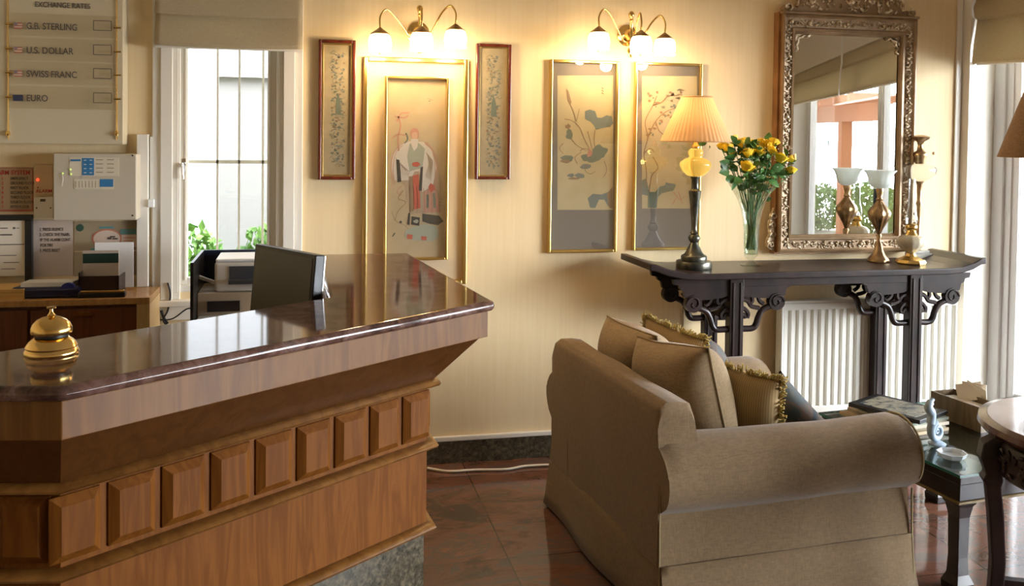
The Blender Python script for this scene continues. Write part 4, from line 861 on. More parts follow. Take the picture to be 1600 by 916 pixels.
tag(fl.build('filler_blossom', pm('filler_white', (.7, .75, .6), .6), fo, org=og), kind='stuff')

# oil lamps
def onplace(px, py): p = at(px, py, Z=CT); return p
p = onplace(1376, 410); t = thing('brass_lamp', 'ornate brass lamp with frosted tulip shade in front of the mirror', 'oil lamp', (p.x, p.y+.02, CT)); u = .00305
MB().lathe([(.052, 0), (.054, .006), (.048, .018), (.034, .034), (.024, .055), (.016, .085), (.010, .105), (.008, .115), (.014, .132), (.010, .14)], n=24, lobes=8, amp=.05).build('foot', old_brass, t, smooth=True)
MB().lathe([(.008, .138), (.018, .165), (.036, .200), (.050, .228), (.052, .246), (.046, .262), (.030, .280), (.018, .298), (.012, .308)], n=40, lobes=10, amp=.07).build('font', old_brass, t, smooth=True)
MB().lathe([(.012, .306), (.018, .313), (.012, .323), (.016, .345), (.020, .362), (.018, .370)], n=20).build('burner', old_brass, t, smooth=True)
frost = pm('frosted_glass', (.86, .9, .86), .45, Transmission_Weight=.6, IOR=1.2)
MB().lathe([(.018, .368), (.040, .378), (.052, .396), (.056, .42), (.064, .442), (.078, .458), (.075, .460), (.060, .442), (.052, .42), (.048, .398), (.036, .384), (.016, .374)], n=36, cap=False, lobes=12, amp=.03).build('glass_shade', frost, t, smooth=True)
p = onplace(1420, 411); t = thing('onyx_oil_lamp', 'oil lamp with pale stone bowl, brass foot and tall clear chimney', 'oil lamp', (p.x-.012, p.y-.03, CT))
onyx = noisy('onyx', [(.3, (.42, .35, .24)), (.6, (.66, .60, .48)), (.8, (.50, .40, .26))], 10, rough=.25)
MB().lathe([(.072, 0), (.074, .010), (.066, .022), (.045, .030), (.028, .040), (.020, .055)], n=8).build('foot', brass, t, bevel=.002)
MB().lathe([(.018, .055), (.034, .066), (.058, .088), (.068, .108), (.066, .124), (.050, .138), (.030, .144)], n=40, lobes=12, amp=.03).build('bowl', onyx, t, smooth=True)
MB().lathe([(.032, .143), (.026, .15), (.020, .165), (.028, .175), (.028, .19), (.022, .196), (.014, .20)], n=24).build('burner', brass, t, smooth=True)
MB().lathe([(.024, .195), (.030, .215), (.026, .245), (.018, .28), (.016, .42), (.0145, .42), (.0165, .28), (.024, .245), (.028, .215), (.022, .197)], n=28, cap=False).build('chimney', thin_glass('chimney_glass', (.97, .99, 1), .16), t, smooth=True)
p = onplace(1441, 402); t = thing('glass_oil_lamp', 'tall oil lamp with clear glass bowl and brass burner on a square glass foot', 'oil lamp', (p.x-.06, p.y-.045, CT)); cg = thin_glass('cut_glass', (.9, .94, .95), .22)
MB().slab([(-.045, -.04), (.06, -.04), (.06, .045), (-.045, .045)], 0, .03).slab([(-.036, -.03), (.048, -.03), (.048, .036), (-.036, .036)], .03, .045).build('foot', pm('foot_glass', (.85, .88, .88), .1, Transmission_Weight=.6), t, bevel=.004)
MB().lathe([(.024, .045), (.014, .06), (.018, .09), (.010, .11), (.010, .27), (.016, .285), (.010, .30), (.013, .385), (.022, .40)], n=20).build('stem', old_brass, t, smooth=True)
MB().lathe([(.022, .40), (.050, .415), (.074, .438), (.080, .462), (.070, .478), (.040, .487), (.022, .491)], n=36, lobes=18, amp=.025).build('font', pm('font_glass', (.93, .96, .96), .06, Transmission_Weight=.9, IOR=1.35), t, smooth=True)
m = MB().lathe([(.022, .49), (.028, .50), (.028, .52), (.036, .532), (.034, .547), (.018, .558), (.012, .585), (.018, .605), (.042, .618), (.046, .63), (.022, .638), (.002, .64)], n=20); m.tube([(.02, 0, .54), (.075, 0, .545)], .002, 6).ball((.078, 0, .545), .008, 8, 6)
m.build('burner', old_brass, t, smooth=True)

# ================================================================== MIRROR
MY_ = WY-.075
a0, a1 = at(1221, 200, MY_), at(1430, 200, MY_); mz1, mz0 = at(1325, 25, MY_).z, at(1325, 393, MY_).z; mx0, mx1 = a0.x, a1.x
mi = thing('wall_mirror', 'large rectangular mirror in a carved gilt frame with crest above the console', 'mirror', ((mx0+mx1)/2, WY, mz0)); og = Vector(mi.location)
b0, b1 = at(1240, 200, MY_+.02), at(1402, 200, MY_+.02); gz1, gz0 = at(1320, 56, MY_+.02).z, at(1320, 366, MY_+.02).z; gx0, gx1 = b0.x, b1.x
def rim(m, X0, X1, Z0, Z1, x0, x1, z0, z1, yo, yi):
    o_ = [(X0, yo, Z0), (X1, yo, Z0), (X1, yo, Z1), (X0, yo, Z1)]; i_ = [(x0, yi, z0), (x1, yi, z0), (x1, yi, z1), (x0, yi, z1)]
    m.add(o_+i_, [(k, (k+1) % 4, 4+(k+1) % 4, 4+k) for k in range(4)]); return m
fw = gx0-mx0
def inset(t_): return (mx0+fw*t_, mx1-(mx1-gx1)*t_, mz0+(gz0-mz0)*t_, mz1-(mz1-gz1)*t_)
m = MB(); lay = [(0, MY_+.012), (.0, MY_), (.10, MY_-.004), (.18, MY_+.006), (.66, MY_+.016), (.72, MY_+.006), (.86, MY_+.004), (.9, MY_+.018), (1, MY_+.026)]
for (t0, y0), (t1, y1) in zip(lay[:-1], lay[1:]): rim(m, *inset(t0), *inset(t1), y0, y1)
m.build('frame', gilt_dark if False else noisy('gilt_plain', [(.3, (.20, .125, .06)), (.7, (.34, .225, .12))], 12, rough=.45, metal=.25), mi, org=og)
m = MB(); e_ = (mx0, mx1, mz0, mz1); rim(m, mx0, mx1, mz0, mz1, mx0, mx1, mz0, mz1, WY-.002, MY_+.012); rim(m, mx0-.012, mx1+.012, mz0-.01, mz1+.01, mx0-.012, mx1+.012, mz0-.01, mz1+.01, WY-.001, WY-.05); rim(m, mx0-.012, mx1+.012, mz0-.01, mz1+.01, mx0, mx1, mz0, mz1, WY-.05, WY-.05)
m.build('frame_side', gilt_dark, mi, org=og)
def carve(m, P0, P1, y, wdt, step=.034):
    P0, P1 = Vector(P0), Vector(P1); L = (P1-P0).length; ax_ = (P1-P0)/L; pr_ = Vector((-ax_.z, 0, ax_.x)); n = int(L/step)
    for k in range(n):
        c = P0+ax_*(L*(k+.5)/n); s_ = 1 if k % 2 else -1
        for j in range(6):
            an = random.uniform(0, PI); R = Matrix.Rotation(-an, 3, 'Y')
            m.ball(c+pr_*wdt*random.uniform(-.85, .85)+ax_*random.uniform(-.5, .5)*step+Vector((0, y-c.y-.002, 0)), (random.uniform(.006, .013), .006, random.uniform(.003, .005)), 7, 5, R)
        if k % 3 == 0: m.ball(c+Vector((0, y-c.y-.004, 0)), (.008, .008, .008), 8, 6)
m = MB(); q = inset(.42); yy = MY_+.010; hw = fw*.5
for A_, B_ in (((q[0], yy, q[2]), (q[0], yy, q[3])), ((q[1], yy, q[2]), (q[1], yy, q[3])), ((q[0], yy, q[2]), (q[1], yy, q[2])), ((q[0], yy, q[3]), (q[1], yy, q[3]))): carve(m, A_, B_, yy, .018)
m.build('carving', gilt, mi, org=og, smooth=True)
MB().bb(gx0-.01, gx1+.01, MY_+.030, MY_+.034, gz0-.01, gz1+.01).build('mirror_glass', mirror_m, mi, org=og)
MB().bb(gx0-.01, gx1+.01, MY_+.0345, WY-.002, gz0-.01, gz1+.01).build('backboard', oak_dark, mi, org=og)
for sx_, xx in ((1, gx0), (-1, gx1)):
    m = MB(); L = smooth_pts([Vector((xx+sx_*u_, MY_+.022, gz1-v_)) for u_, v_ in ((.002, .085), (.014, .075), (.008, .055), (.018, .04), (.016, .022), (.034, .018), (.05, .006), (.068, .012), (.082, .002))], 4)
    m.tube(L, .0055, 6); m.xz([(xx, gz1), (xx+sx_*.04, gz1), (xx+sx_*.012, gz1-.012), (xx, gz1-.04)][::sx_], MY_+.018, MY_+.026); m.build('corner_ornament', gilt, mi, org=og, smooth=True)
# crest
cz = mz1+.012; xc = (mx0+mx1)/2; hwid = (mx1-mx0)/2
half = [(hwid-.01, 0), (hwid+.0, .018), (hwid-.02, .035), (hwid-.055, .03), (hwid-.08, .022), (hwid-.095, .05), (hwid-.085, .10), (hwid-.12, .15), (hwid-.17, .155), (hwid-.22, .19), (hwid-.28, .245), (.06, .27), (.0, .30)]
poly = [(xc+x, cz+z) for x, z in half]+[(xc-x, cz+z) for x, z in half[::-1][1:]]
MB().xz(poly, MY_+.012, MY_+.045).bb(mx0-.006, mx1+.006, MY_-.012, WY-.03, mz1, mz1+.012).build('crest', noisy('gilt_plain', []), mi, org=og, bevel=.004)
m = MB(); r = random.Random(9)
for k in range(90):
    x = r.uniform(-hwid+.1, hwid-.1); z = r.uniform(.015, .13); an = r.uniform(0, 6); m.ball((xc+x, MY_+.010, cz+z), (.014, .008, .006), 8, 5, Matrix.Rotation(an, 3, 'Y'))
for s_ in (-1, 1):
    for (u_, v_) in ((hwid-.035, .018), (.12, .07), (.22, .06)):
        m.tube([(xc+s_*(u_+(.022-.0012*j)*math.cos(j*.55)), MY_+.006, cz+v_+(.022-.0012*j)*math.sin(j*.55)) for j in range(14)], .006, 6)
m.tube(smooth_pts([Vector((xc-hwid+.08, MY_+.008, cz+.03)), Vector((xc-hwid+.09, MY_+.008, cz+.09)), Vector((xc-hwid+.13, MY_+.008, cz+.14))]), .007, 6).tube(smooth_pts([Vector((xc+hwid-.08, MY_+.008, cz+.03)), Vector((xc+hwid-.09, MY_+.008, cz+.09)), Vector((xc+hwid-.13, MY_+.008, cz+.14))]), .007, 6).ball((xc, MY_+.008, cz+.08), (.03, .012, .04), 12, 8)
m.build('crest_carving', gilt, mi, org=og, smooth=True)
for s_, xx in ((-1, mx0), (1, mx1)):
    m = MB(); zz = [mz0+.003, mz0+.02, mz0+.05, mz0+.09, mz0+.14, mz0+.19, mz0+.23]; uu = [.010, .045, .050, .032, .040, .026, .008]
    m.xz([(xx+s_*u_, z) for u_, z in zip(uu, zz)]+[(xx, zz[-1]), (xx, zz[0])], MY_+.03, MY_+.055)
    for k, (u_, z) in enumerate(((.028, mz0+.035), (.018, mz0+.085), (.022, mz0+.135), (.014, mz0+.18))): m.tube([(xx+s_*(u_+(.017-.001*j)*math.cos(j*.55)), MY_+.027, z+(.017-.001*j)*math.sin(j*.55)) for j in range(13)], .005, 6)
    m.build('side_scroll', gilt, mi, org=og, smooth=True)

# ================================================================== RADIATOR
RX0, RX1, RZ0, RZ1 = 2.345, 3.36, .16, .735
ra = thing('radiator', 'white ribbed panel radiator on the wall under the console table', 'radiator', ((RX0+RX1)/2, WY-.06, RZ0)); og = Vector(ra.location)
ry = WY-.085; n = 24; pts_ = []; step = (RX1-RX0-.03)/n
for k in range(n):
    x = RX0+.015+k*step; pts_ += [(x, ry), (x+step*.5, ry), (x+step*.62, ry+.014), (x+step*.88, ry+.014)]
pts_ += [(RX1-.015, ry), (RX1-.015, ry+.025), (RX0+.015, ry+.025)]
MB().slab(pts_, RZ0+.03, RZ1-.045).build('ribbed_panel', rad_white, ra, org=og)
MB().bb(RX0, RX1, ry-.002, ry+.012, RZ1-.048, RZ1-.012).bb(RX0, RX1, ry-.002, ry+.012, RZ0, RZ0+.035).bb(RX0, RX0+.014, ry-.002, ry+.012, RZ0+.03, RZ1-.04).bb(RX1-.014, RX1, ry-.002, ry+.012, RZ0+.03, RZ1-.04).build('rim', rad_white, ra, org=og, bevel=.005)
MB().bb(RX0, RX1, ry, WY-.03, RZ1-.012, RZ1).bb(RX0, RX0+.004, ry+.01, WY-.03, RZ0, RZ1).bb(RX1-.004, RX1, ry+.01, WY-.03, RZ0, RZ1).build('top_grille', rad_white, ra, org=og, bevel=.002)
MB().bb(RX0+.15, RX0+.19, WY-.031, WY-.001, RZ0+.1, RZ1-.1).bb(RX1-.19, RX1-.15, WY-.031, WY-.001, RZ0+.1, RZ1-.1).build('wall_bracket', rad_white, ra, org=og)
MB().tube([(RX0+.03, WY-.05, 0), (RX0+.03, WY-.05, RZ0+.01)], .008, 10).tube([(RX1-.03, WY-.05, 0), (RX1-.03, WY-.05, RZ0+.01)], .008, 10).build('pipes', rad_white, ra, org=og)

# ================================================================== SOFA
ST = math.radians(4.5)
so = thing('sofa', 'tan linen slipcovered sofa seen from behind with rolled arms', 'sofa', (1.10, 2.66, 0), ST)
SU, SV = .945, 1.10       # depth and length
def grid_prof(prof, axis0, axis1, n, f):
    return MB().loft([[f(t_, p) for p in prof] for t_ in [axis0+(axis1-axis0)*i/n for i in range(n+1)]])
def dense(prof, k=3):
    out = []
    for i in range(len(prof)):
        a, b_ = prof[i], prof[(i+1) % len(prof)]
        for j in range(k): out.append((a[0]+(b_[0]-a[0])*j/k, a[1]+(b_[1]-a[1])*j/k))
    return out
def arm(v0, sgn, name):
    # profile across v, z: outer side at v0, growing inwards by sgn
    rc, rz_, rr = .072, .468, .126
    pr = [(0, .195)] + [(.014, .30), (.024, .355)]
    for k in range(15):
        a = math.radians(215-k*15.5); pr.append((rc+rr*math.cos(a), rz_+rr*math.sin(a)))
    pr += [(.20, .42), (.21, .195)]
    pr = dense(pr, 2)
    def f(t_, p):
        k = 0 if .02 < t_ < SU-.02 else .010
        return (t_, v0+sgn*(p[0]), p[1]-k*(1 if p[1] > .5 else 0))
    m = MB().loft([[f(t_, p) for p in pr] for t_ in [0, .012]+[.03+(SU-.06)*i/22 for i in range(23)]+[SU-.012, SU]])
    return m.build(name, linen, so, smooth=True, jit=.007, jscale=5)
arm(.035, 1, 'arm'); arm(SV-.035, -1, 'arm')
# arm front/back faces covers
pr = [(0, .195), (-.004, .65), (.006, .69), (.03, .708), (.075, .708), (.115, .70), (.13, .66), (.15, .40), (.15, .195)]
pr = dense(pr, 3)
m = MB().loft([[(p[0]-(.0 if .02 < t_ < SV-.02 else -.012 if p[0] < .05 else .012), t_, p[1]-(0 if .06 < t_ < SV-.06 else .02)*(p[1] > .6)) for p in pr] for t_ in [.055, .065]+[.08+(SV-.16)*i/26 for i in range(27)]+[SV-.065, SV-.055]])
m.build('backrest', linen, so, smooth=True, jit=.009, jscale=4)
MB().bb(.15, SU-.01, .21, SV-.21, .17, .36).build('seat_base', linen, so, bevel=.02, seg=3)
MB().bb(.17, SU+.01, .225, SV-.225, .36, .46).build('seat_cushion', linen_l, so, bevel=.035, seg=4)
# skirt: flared valance with pleats
pts_s = []
def skirt_side(P0, P1, nn_, nseg):
    for i in range(nseg):
        t_ = i/nseg; p = Vector(P0).lerp(Vector(P1), t_); fl_ = .5+.5*math.sin(t_*9+P0[0]*7+P0[1]*3); pts_s.append((p, Vector(nn_), fl_, t_))
skirt_side((0, .03), (SU, .03), (0, -1), 30); skirt_side((SU, .03), (SU, SV-.03), (1, 0), 34); skirt_side((SU, SV-.03), (0, SV-.03), (0, 1), 30); skirt_side((0, SV-.03), (0, .03), (-1, 0), 34)
rings = []
for z, kf in ((.205, .001), (.17, .006), (.12, .012), (.06, .020), (.012, .030)):
    rings.append([(p.x+nn_.x*(kf*(.6+fl_*.8)), p.y+nn_.y*(kf*(.6+fl_*.8)), z+(.004*fl_ if z < .02 else 0)) for p, nn_, fl_, t_ in pts_s])
sk = MB().loft(rings, cap=False).build('skirt', linen, so, smooth=True); q = sk.modifiers.new('solid', 'SOLIDIFY'); q.thickness = .004
pipe = pm('piping_tan', (.30, .24, .12), .8)
MB().tube([(SU+.012, .026, .03), (SU+.003, .032, .2), (SU+.002, .036, .36)], .004, 6).build('corner_piping', pipe, so, smooth=True)
MB().tube([(-.010, .026, .02), (-.003, .036, .2), (.0, .048, .46)], .003, 6).build('corner_piping', pipe, so, smooth=True)
MB().tube([(SU-.002, .035+.072+.127*math.cos(math.radians(a)), .468+.127*math.sin(math.radians(a))) for a in range(-20, 215, 12)], .004, 6).build('arm_piping', pipe, so, smooth=True)
for (x, y) in ((.06, .1), (SU-.06, .1), (.06, SV-.1), (SU-.06, SV-.1)): MB().slab([(x-.02, y-.02), (x+.02, y-.02), (x+.02, y+.02), (x-.02, y+.02)], 0, .26).build('foot', ebony, so)

def pillow(name, label, w, h, th, m_, loc, rot, cat='cushion', fringe=None, box=0, group=None, seam=None, jit=.008, crumple=5):
    t = thing(name, label, cat, loc, group=group); t.rotation_euler = rot
    n_ = 22; mb = MB(); rows = {1: [], -1: []}
    for s_ in (1, -1):
        R_ = []
        for i in range(n_+1):
            v = -1+2*i/n_; row = []
            for j in range(n_+1):
                u_ = -1+2*j/n_
                tk = (max(0, 1-abs(u_)**(3+box*4))**.55)*(max(0, 1-abs(v)**(3+box*4))**.55)
                x = u_*w/2*(1-.07*(1-v*v)*(1-box)*abs(u_)); z = v*h/2*(1-.07*(1-u_*u_)*(1-box)*abs(v))
                row.append((x, s_*(tk*th/2+.001), z+h/2))
            R_.append(row)
        mb.loft(R_, cap=False, closed=False)
    ob = mb.build('cover', m_, t, smooth=True, jit=jit, jscale=crumple)
    me = ob.data; b = bmesh.new(); b.from_mesh(me); bmesh.ops.remove_doubles(b, verts=b.verts, dist=.004); bmesh.ops.recalc_face_normals(b, faces=b.faces); b.to_mesh(me); b.free()
    me.polygons.foreach_set('use_smooth', [True]*len(me.polygons))
    edge = []
    for k in range(81):
        s_ = k/80*4; i = int(s_) % 4; f_ = (s_ % 1)*2-1
        u_, v = ((f_, -1), (1, f_), (-f_, 1), (-1, -f_))[i]
        edge.append(Vector((u_*w/2*(1-.07*(1-v*v)*(1-box)*abs(u_)), 0, v*h/2*(1-.07*(1-u_*u_)*(1-box)*abs(v))+h/2)))
    edge = [p+noise.noise_vector(p*crumple)*jit for p in edge]
    if seam: MB().tube(edge, .0035, 6).build('piping', seam, t, smooth=True)
    if fringe:
        f = MB(); c0 = Vector((0, 0, h/2)); rnd = random.Random(3)
        for k in range(420):
            a = rnd.random()*80; i = int(a); p = edge[i].lerp(edge[min(i+1, 80)], a-i); o_ = (p-c0).normalized(); q_ = p+o_*rnd.uniform(.012, .024)+Vector((rnd.uniform(-.008, .008), rnd.uniform(-.012, .012), rnd.uniform(-.008, .008)))
            f.tube([p, p.lerp(q_, .5)+Vector((0, rnd.uniform(-.006, .006), 0)), q_], .0030, 4)
        tag(f.build('fringe', fringe, t), kind='stuff')
    return t
Rz = Matrix.Rotation(ST, 3, 'Z')
def sl(u_, v, z): p = Rz @ Vector((u_, v, z)); return p+Vector(so.location)
LEAN = .18
# back cushions: width runs along v (rotate so that local x -> v); thickness -> u
def back_rot(lean, yaw_, roll_=0):
    return (Matrix.Rotation(ST+PI/2+yaw_, 3, 'Z') @ Matrix.Rotation(lean, 3, 'X') @ Matrix.Rotation(roll_, 3, 'Y')).to_euler()
pillow('sofa_cushion', 'large tan back cushion nearest the viewer on the sofa', .44, .42, .26, linen_l, sl(.33, .42, .40), back_rot(-.20, .18, .12), box=.12, seam=pm('seam_tan', (.26, .19, .10), .9), jit=.010)
pillow('sofa_cushion', 'large tan back cushion at the far end of the sofa back', .38, .41, .25, linen_l, sl(.31, .80, .40), back_rot(-.20, .12, -.02), box=.12, seam=pm('seam_tan'), jit=.010)
fab_f = striped('ribbed_mustard', (.42, .29, .13), (.30, .20, .085), 40, 'X')
fr_m = pm('fringe_gold', (.45, .34, .11), .8)
pillow('fringed_cushion', 'ribbed mustard cushion with gold fringe in the middle of the sofa', .31, .34, .13, fab_f, sl(.505, .42, .405), back_rot(-.30, .62, -.12), fringe=fr_m)
pillow('fringed_cushion', 'ribbed mustard cushion with gold fringe at the far end of the sofa', .28, .34, .12, fab_f, sl(.44, .86, .47), back_rot(-.25, .55, -.22), fringe=fr_m)
def plaid(name):
    if name in MATS: return MATS[name]
    return noisy(name, [(.38, (.02, .03, .035)), (.5, (.09, .055, .035)), (.56, (.05, .065, .07)), (.7, (.13, .10, .055))], 9, 3, rough=.8, dist=1.2)
pillow('patterned_cushion', 'dark blue and brown patterned cushion standing on its corner near the front of the sofa', .27, .27, .11, plaid('blue_brown_cloth'), sl(.74, .36, .425), back_rot(-.3, .8, .70))
pillow('patterned_cushion', 'blue patterned cushion lying against the far arm of the sofa', .34, .30, .12, plaid('blue_brown_cloth'), sl(.66, .76, .44), back_rot(-.35, -.5, .3))

# ================================================================== COFFEE TABLE
CTZ = .42
c0, c1 = at(1500, 742, Z=CTZ), at(1283, 645, Z=CTZ)     # near left and far left corners
ex = Vector((c1.x-c0.x, c1.y-c0.y, 0)); Lt = ex.length; ex.normalize(); ey = Vector((-ex.y, ex.x, 0)); 
if ey.x < 0: ey = -ey
ang = math.atan2(ex.y, ex.x)
ctb = thing('coffee_table', 'low black oriental coffee table with glass top in front of the radiator', 'coffee table', (c0.x, c0.y, 0), ang)
sg = 1 if (Matrix.Rotation(ang, 3, 'Z') @ Vector((0, 1, 0))).dot(ey) > 0 else -1
Wt = .62*sg
def ys(a, b_): return (min(a, b_), max(a, b_))
teal_edge = pm('glass_edge', (.03, .14, .11), .05)
y0, y1 = ys(-.005*sg, Wt+.005*sg)
MB().bb(-.005, Lt+.005, y0, y1, CTZ-.010, CTZ).build('glass_top', thin_glass('table_glass', (.80, .90, .86), .14), ctb, bevel=.002)
m = MB(); q_ = (-.007, Lt+.007, y0-.002, y1+.002)
m.bb(q_[0], q_[0]+.003, q_[2], q_[3], CTZ-.0098, CTZ-.0005).bb(q_[1]-.003, q_[1], q_[2], q_[3], CTZ-.0098, CTZ-.0005).bb(q_[0]+.003, q_[1]-.003, q_[2], q_[2]+.003, CTZ-.0098, CTZ-.0005).bb(q_[0]+.003, q_[1]-.003, q_[3]-.003, q_[3], CTZ-.0098, CTZ-.0005)
m.build('glass_edge', teal_edge, ctb)
y0, y1 = ys(0, Wt)
MB().bb(0, Lt, y0, y1, CTZ-.04, CTZ-.0105).build('top_frame', ebony, ctb, bevel=.004)
MB().bb(.012, Lt-.012, y0+.012, y1-.012, CTZ-.10, CTZ-.0405).build('apron', ebony, ctb, bevel=.003)
MB().bb(.006, Lt-.006, y0+.006, y1-.006, CTZ-.108, CTZ-.1005).build('gold_line', pm('gold_line', (.18, .12, .04), .4), ctb)
for x in (.04, Lt-.04):
    for y in (y0+.04, y1-.04):
        m = MB().loft([[(x+a*w_, y+b_*w_, z) for a, b_ in ((-1, -1), (1, -1), (1, 1), (-1, 1))] for z, w_ in ((0, .036), (.03, .038), (.06, .026), (.12, .023), (.26, .025), (.30, .032), (CTZ-.108, .04))])
        m.build('leg', ebony, ctb, bevel=.003)
Rc = Matrix.Rotation(ang, 3, 'Z')
def cl(x, y, z=CTZ): return Rc @ Vector((x, y*sg, 0))+Vector((c0.x, c0.y, z))
def onto(px, py): return at(px, py, Z=CTZ)
# magazines under the tray
p = at(1395, 652, Z=CTZ+.02); mags = [(.33, .24, .012, (.40, .30, .18), .1), (.30, .23, .010, (.30, .26, .18), -.08), (.31, .22, .012, (.48, .42, .32), .04), (.29, .21, .010, (.2, .22, .17), .15)]
z = CTZ+.0005
for k, (w_, d_, h_, c_, r_) in enumerate(mags):
    lb = ['brown magazine at the bottom of the pile on the coffee table', 'olive magazine second from the bottom of the coffee table pile', 'pale magazine third from the bottom of the coffee table pile', 'grey green magazine directly under the black framed book'][k]
    t = thing('magazine', lb, 'magazine', (p.x+.01*k, p.y, z), ang+r_, group='magazines on the coffee table')
    MB().bb(-w_/2, w_/2, -d_/2, d_/2, 0, h_).build('cover', pm('mag%d' % k, c_, .35), t); MB().bb(-w_/2+.003, w_/2+.001, -d_/2+.003, d_/2-.003, .002, h_-.002).build('pages', paper, t); z += h_+.0005
t = thing('picture_book', 'black bordered picture book lying on top of the magazines', 'book', (p.x+.02, p.y-.0, z), ang+.35)
MB().bb(-.15, .15, -.11, .11, 0, .016).build('cover', black_pl, t, bevel=.002); MB().bb(-.12, .12, -.085, .085, .016, .0168).build('cover_picture', noisy('cover_photo', [(.35, (.07, .09, .1)), (.55, (.35, .33, .26)), (.7, (.1, .1, .09))], 25, rough=.2), t)
# shell ornament
p = at(1464, 695, Z=CTZ); t = thing('shell_ornament', 'blue grey spiral shell ornament on the glass coffee table', 'ornament', (p.x, p.y, CTZ), .3); sh_m = pm('shell_blue', (.30, .38, .46), .35)
m = MB(); Rr = [(.045*math.exp(-k*.075)) for k in range(34)]
m.tube([(Rr[k]*math.cos(k*.42+2), 0, .052+Rr[k]*math.sin(k*.42+2)) for k in range(34)], [max(.0035, .018*math.exp(-k*.07)) for k in range(34)], 10)
m.build('spiral', sh_m, t, smooth=True); MB().tube(smooth_pts([Vector((-.04, 0, .085)), Vector((-.035, .0, .12)), Vector((-.055, 0, .15)), Vector((-.03, 0, .175))]), [.016]*13+[.014]*3+[.008]*3, 10).build('horn', sh_m, t, smooth=True); MB().lathe([(.03, 0), (.032, .006), (.02, .012)], n=20).build('base', sh_m, t, smooth=True)
# wooden box and papers
p = at(1524, 665, Z=CTZ); t = thing('wooden_box', 'brown open box standing on the coffee table beside the round table', 'box', (p.x, p.y+.05, CTZ), ang); bxm = wood('box_wood', (.16, .11, .06), (.10, .07, .035), .4)
m = MB().bb(-.13, .13, -.06, -.054, 0, .095).bb(-.13, .13, .054, .06, 0, .095).bb(-.13, -.124, -.054, .054, 0, .095).bb(.124, .13, -.054, .054, 0, .095).bb(-.124, .124, -.054, .054, 0, .005); m.build('sides', bxm, t)
MB().bb(-.12, .12, -.05, .05, .005, .075).build('tissues', pvc, t, bevel=.004)
t = thing('folded_leaflets', 'fan of cream paper leaflets sticking out of the brown box', 'leaflets', (p.x+.055, p.y+.075, CTZ+.075), ang)
for k in range(3): o = MB().bb(-.05, .05, -.001, .001, 0, .07).build('leaflet', paper, t); o.rotation_euler = (.3*k-.3, .25*k-.2, .3*k); o.location = (.0, .015*k-.015, .002)
p = at(1487, 716, Z=CTZ); t = thing('glass_ashtray', 'small white glass dish at the near corner of the coffee table', 'dish', (p.x, p.y, CTZ), ang)
MB().lathe([(.035, 0), (.045, .006), (.052, .022), (.048, .022), (.040, .008), (.001, .006)], n=8).build('dish', pm('dish_glass', (.8, .86, .9), .1, Transmission_Weight=.3), t)

# ================================================================== ROUND TABLE
RTZ = .68
l0 = at(1526, 640, Z=RTZ); rad_ = .36
vdir = (at(1526, 640, Z=RTZ)-EYE); vdir = Vector((vdir.x, vdir.y)).normalized(); side = Vector((vdir.y, -vdir.x)); cen = Vector((l0.x, l0.y))+side*rad_
rt = thing('round_table', 'round dark carved table with pale marble inset top at the right', 'round table', (cen.x, cen.y, 0))
MB().lathe([(rad_-.03, RTZ-.012), (rad_-.03, RTZ+.001), (.001, RTZ+.0012)], n=64).build('marble_inset', noisy('pale_marble', [(.3, (.55, .47, .44)), (.7, (.72, .66, .62))], 5, rough=.08), rt, smooth=True)
MB().lathe([(rad_-.05, RTZ-.042), (rad_-.012, RTZ-.038), (rad_, RTZ-.022), (rad_-.004, RTZ-.006), (rad_-.029, RTZ), (rad_-.029, RTZ-.02)], n=64, cap=False).build('rim', wood('rosewood', (.10, .035, .018), (.06, .02, .01), .2), rt, smooth=True)
MB().lathe([(rad_-.055, RTZ-.041), (rad_-.06, RTZ-.06), (rad_-.05, RTZ-.07), (rad_-.05, RTZ-.165), (rad_-.06, RTZ-.175), (.05, RTZ-.172), (.05, RTZ-.05)], n=64, cap=False).build('apron', ebony, rt, smooth=True)
m = MB(); r = random.Random(2)
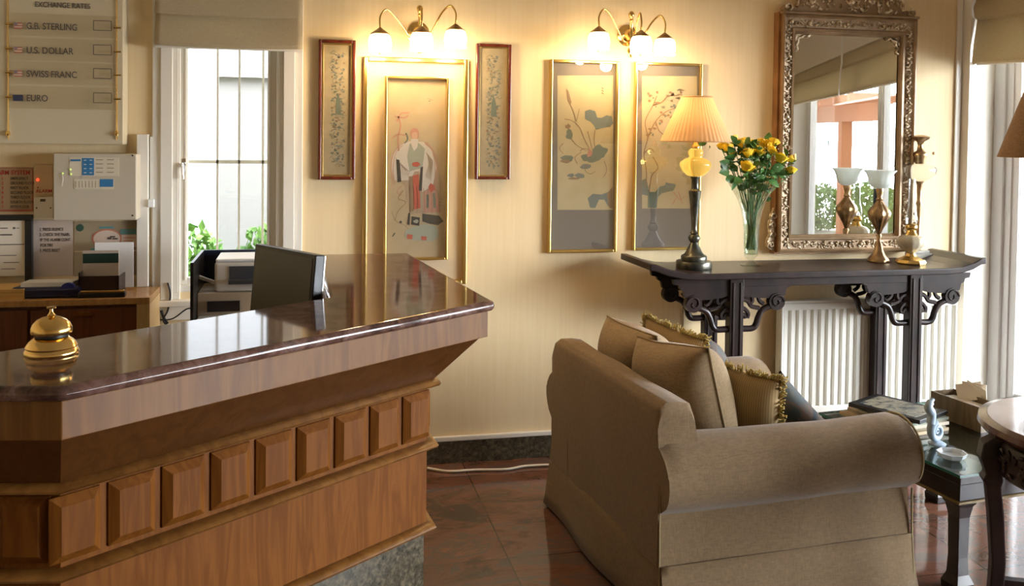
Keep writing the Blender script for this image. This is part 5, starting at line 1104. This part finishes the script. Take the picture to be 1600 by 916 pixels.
for k in range(330):
    a = r.uniform(0, 2*PI); z = RTZ-r.uniform(.078, .158); R = Matrix.Rotation(a, 3, 'Z') @ Matrix.Rotation(r.uniform(0, 3), 3, 'X'); m.ball(((rad_-.048)*math.cos(a), (rad_-.048)*math.sin(a), z), (.007, .014, .007), 6, 5, R)
tag(m.build('apron_carving', ebony, rt, smooth=True), kind='stuff')
LA = math.atan2(-side.y, -side.x)+math.radians(14)
for k in range(4):
    a = LA+PI/2*k; cx_, cy_ = math.cos(a), math.sin(a); m = MB()
    prof = [(rad_-.075, RTZ-.05, .028), (rad_-.035, RTZ-.075, .030), (rad_-.03, RTZ-.12, .032), (rad_-.04, RTZ-.17, .024), (rad_-.035, RTZ-.19, .030), (rad_-.04, RTZ-.21, .022), (rad_-.05, RTZ-.30, .022), (rad_-.06, RTZ-.45, .021), (rad_-.055, .10, .021), (rad_-.045, .04, .026), (rad_-.04, .0, .028)]
    m.loft([[(cx_*(q_+dx_*w_)-cy_*dy_*w_, cy_*(q_+dx_*w_)+cx_*dy_*w_, z) for dx_, dy_ in ((-1, -1), (1, -1), (1, 1), (-1, 1))] for q_, z, w_ in prof])
    m.build('leg', ebony, rt, bevel=.005)
m = MB()
for k in range(2): a = LA+PI/2*k; L_ = rad_-.07; m.box((0, 0, .16+.0*k), (2*L_, .03, .03-.002*k), Matrix.Rotation(a, 3, 'Z'))
m.build('stretcher', ebony, rt)
# lamp on round table
q = at(1580, 247, Y=cen.y); tl2 = thing('table_lamp', 'table lamp with brown shade standing on the round marble table', 'table lamp', (q.x+.165, cen.y, RTZ+.0012)); zb2_ = q.z-RTZ; rs = .165
MB().lathe([(rs, zb2_), (rs*.52, zb2_+.23)], n=48, cap=False).build('lamp_shade', cloth('brown_shade', (.34, .19, .09)), tl2, smooth=True)
MB().lathe([(.07, 0), (.072, .015), (.03, .03), (.02, .08), (.05, .16), (.06, .24), (.04, .34), (.015, .38), (.012, zb2_+.1)], n=32).build('base', bronze, tl2, smooth=True)
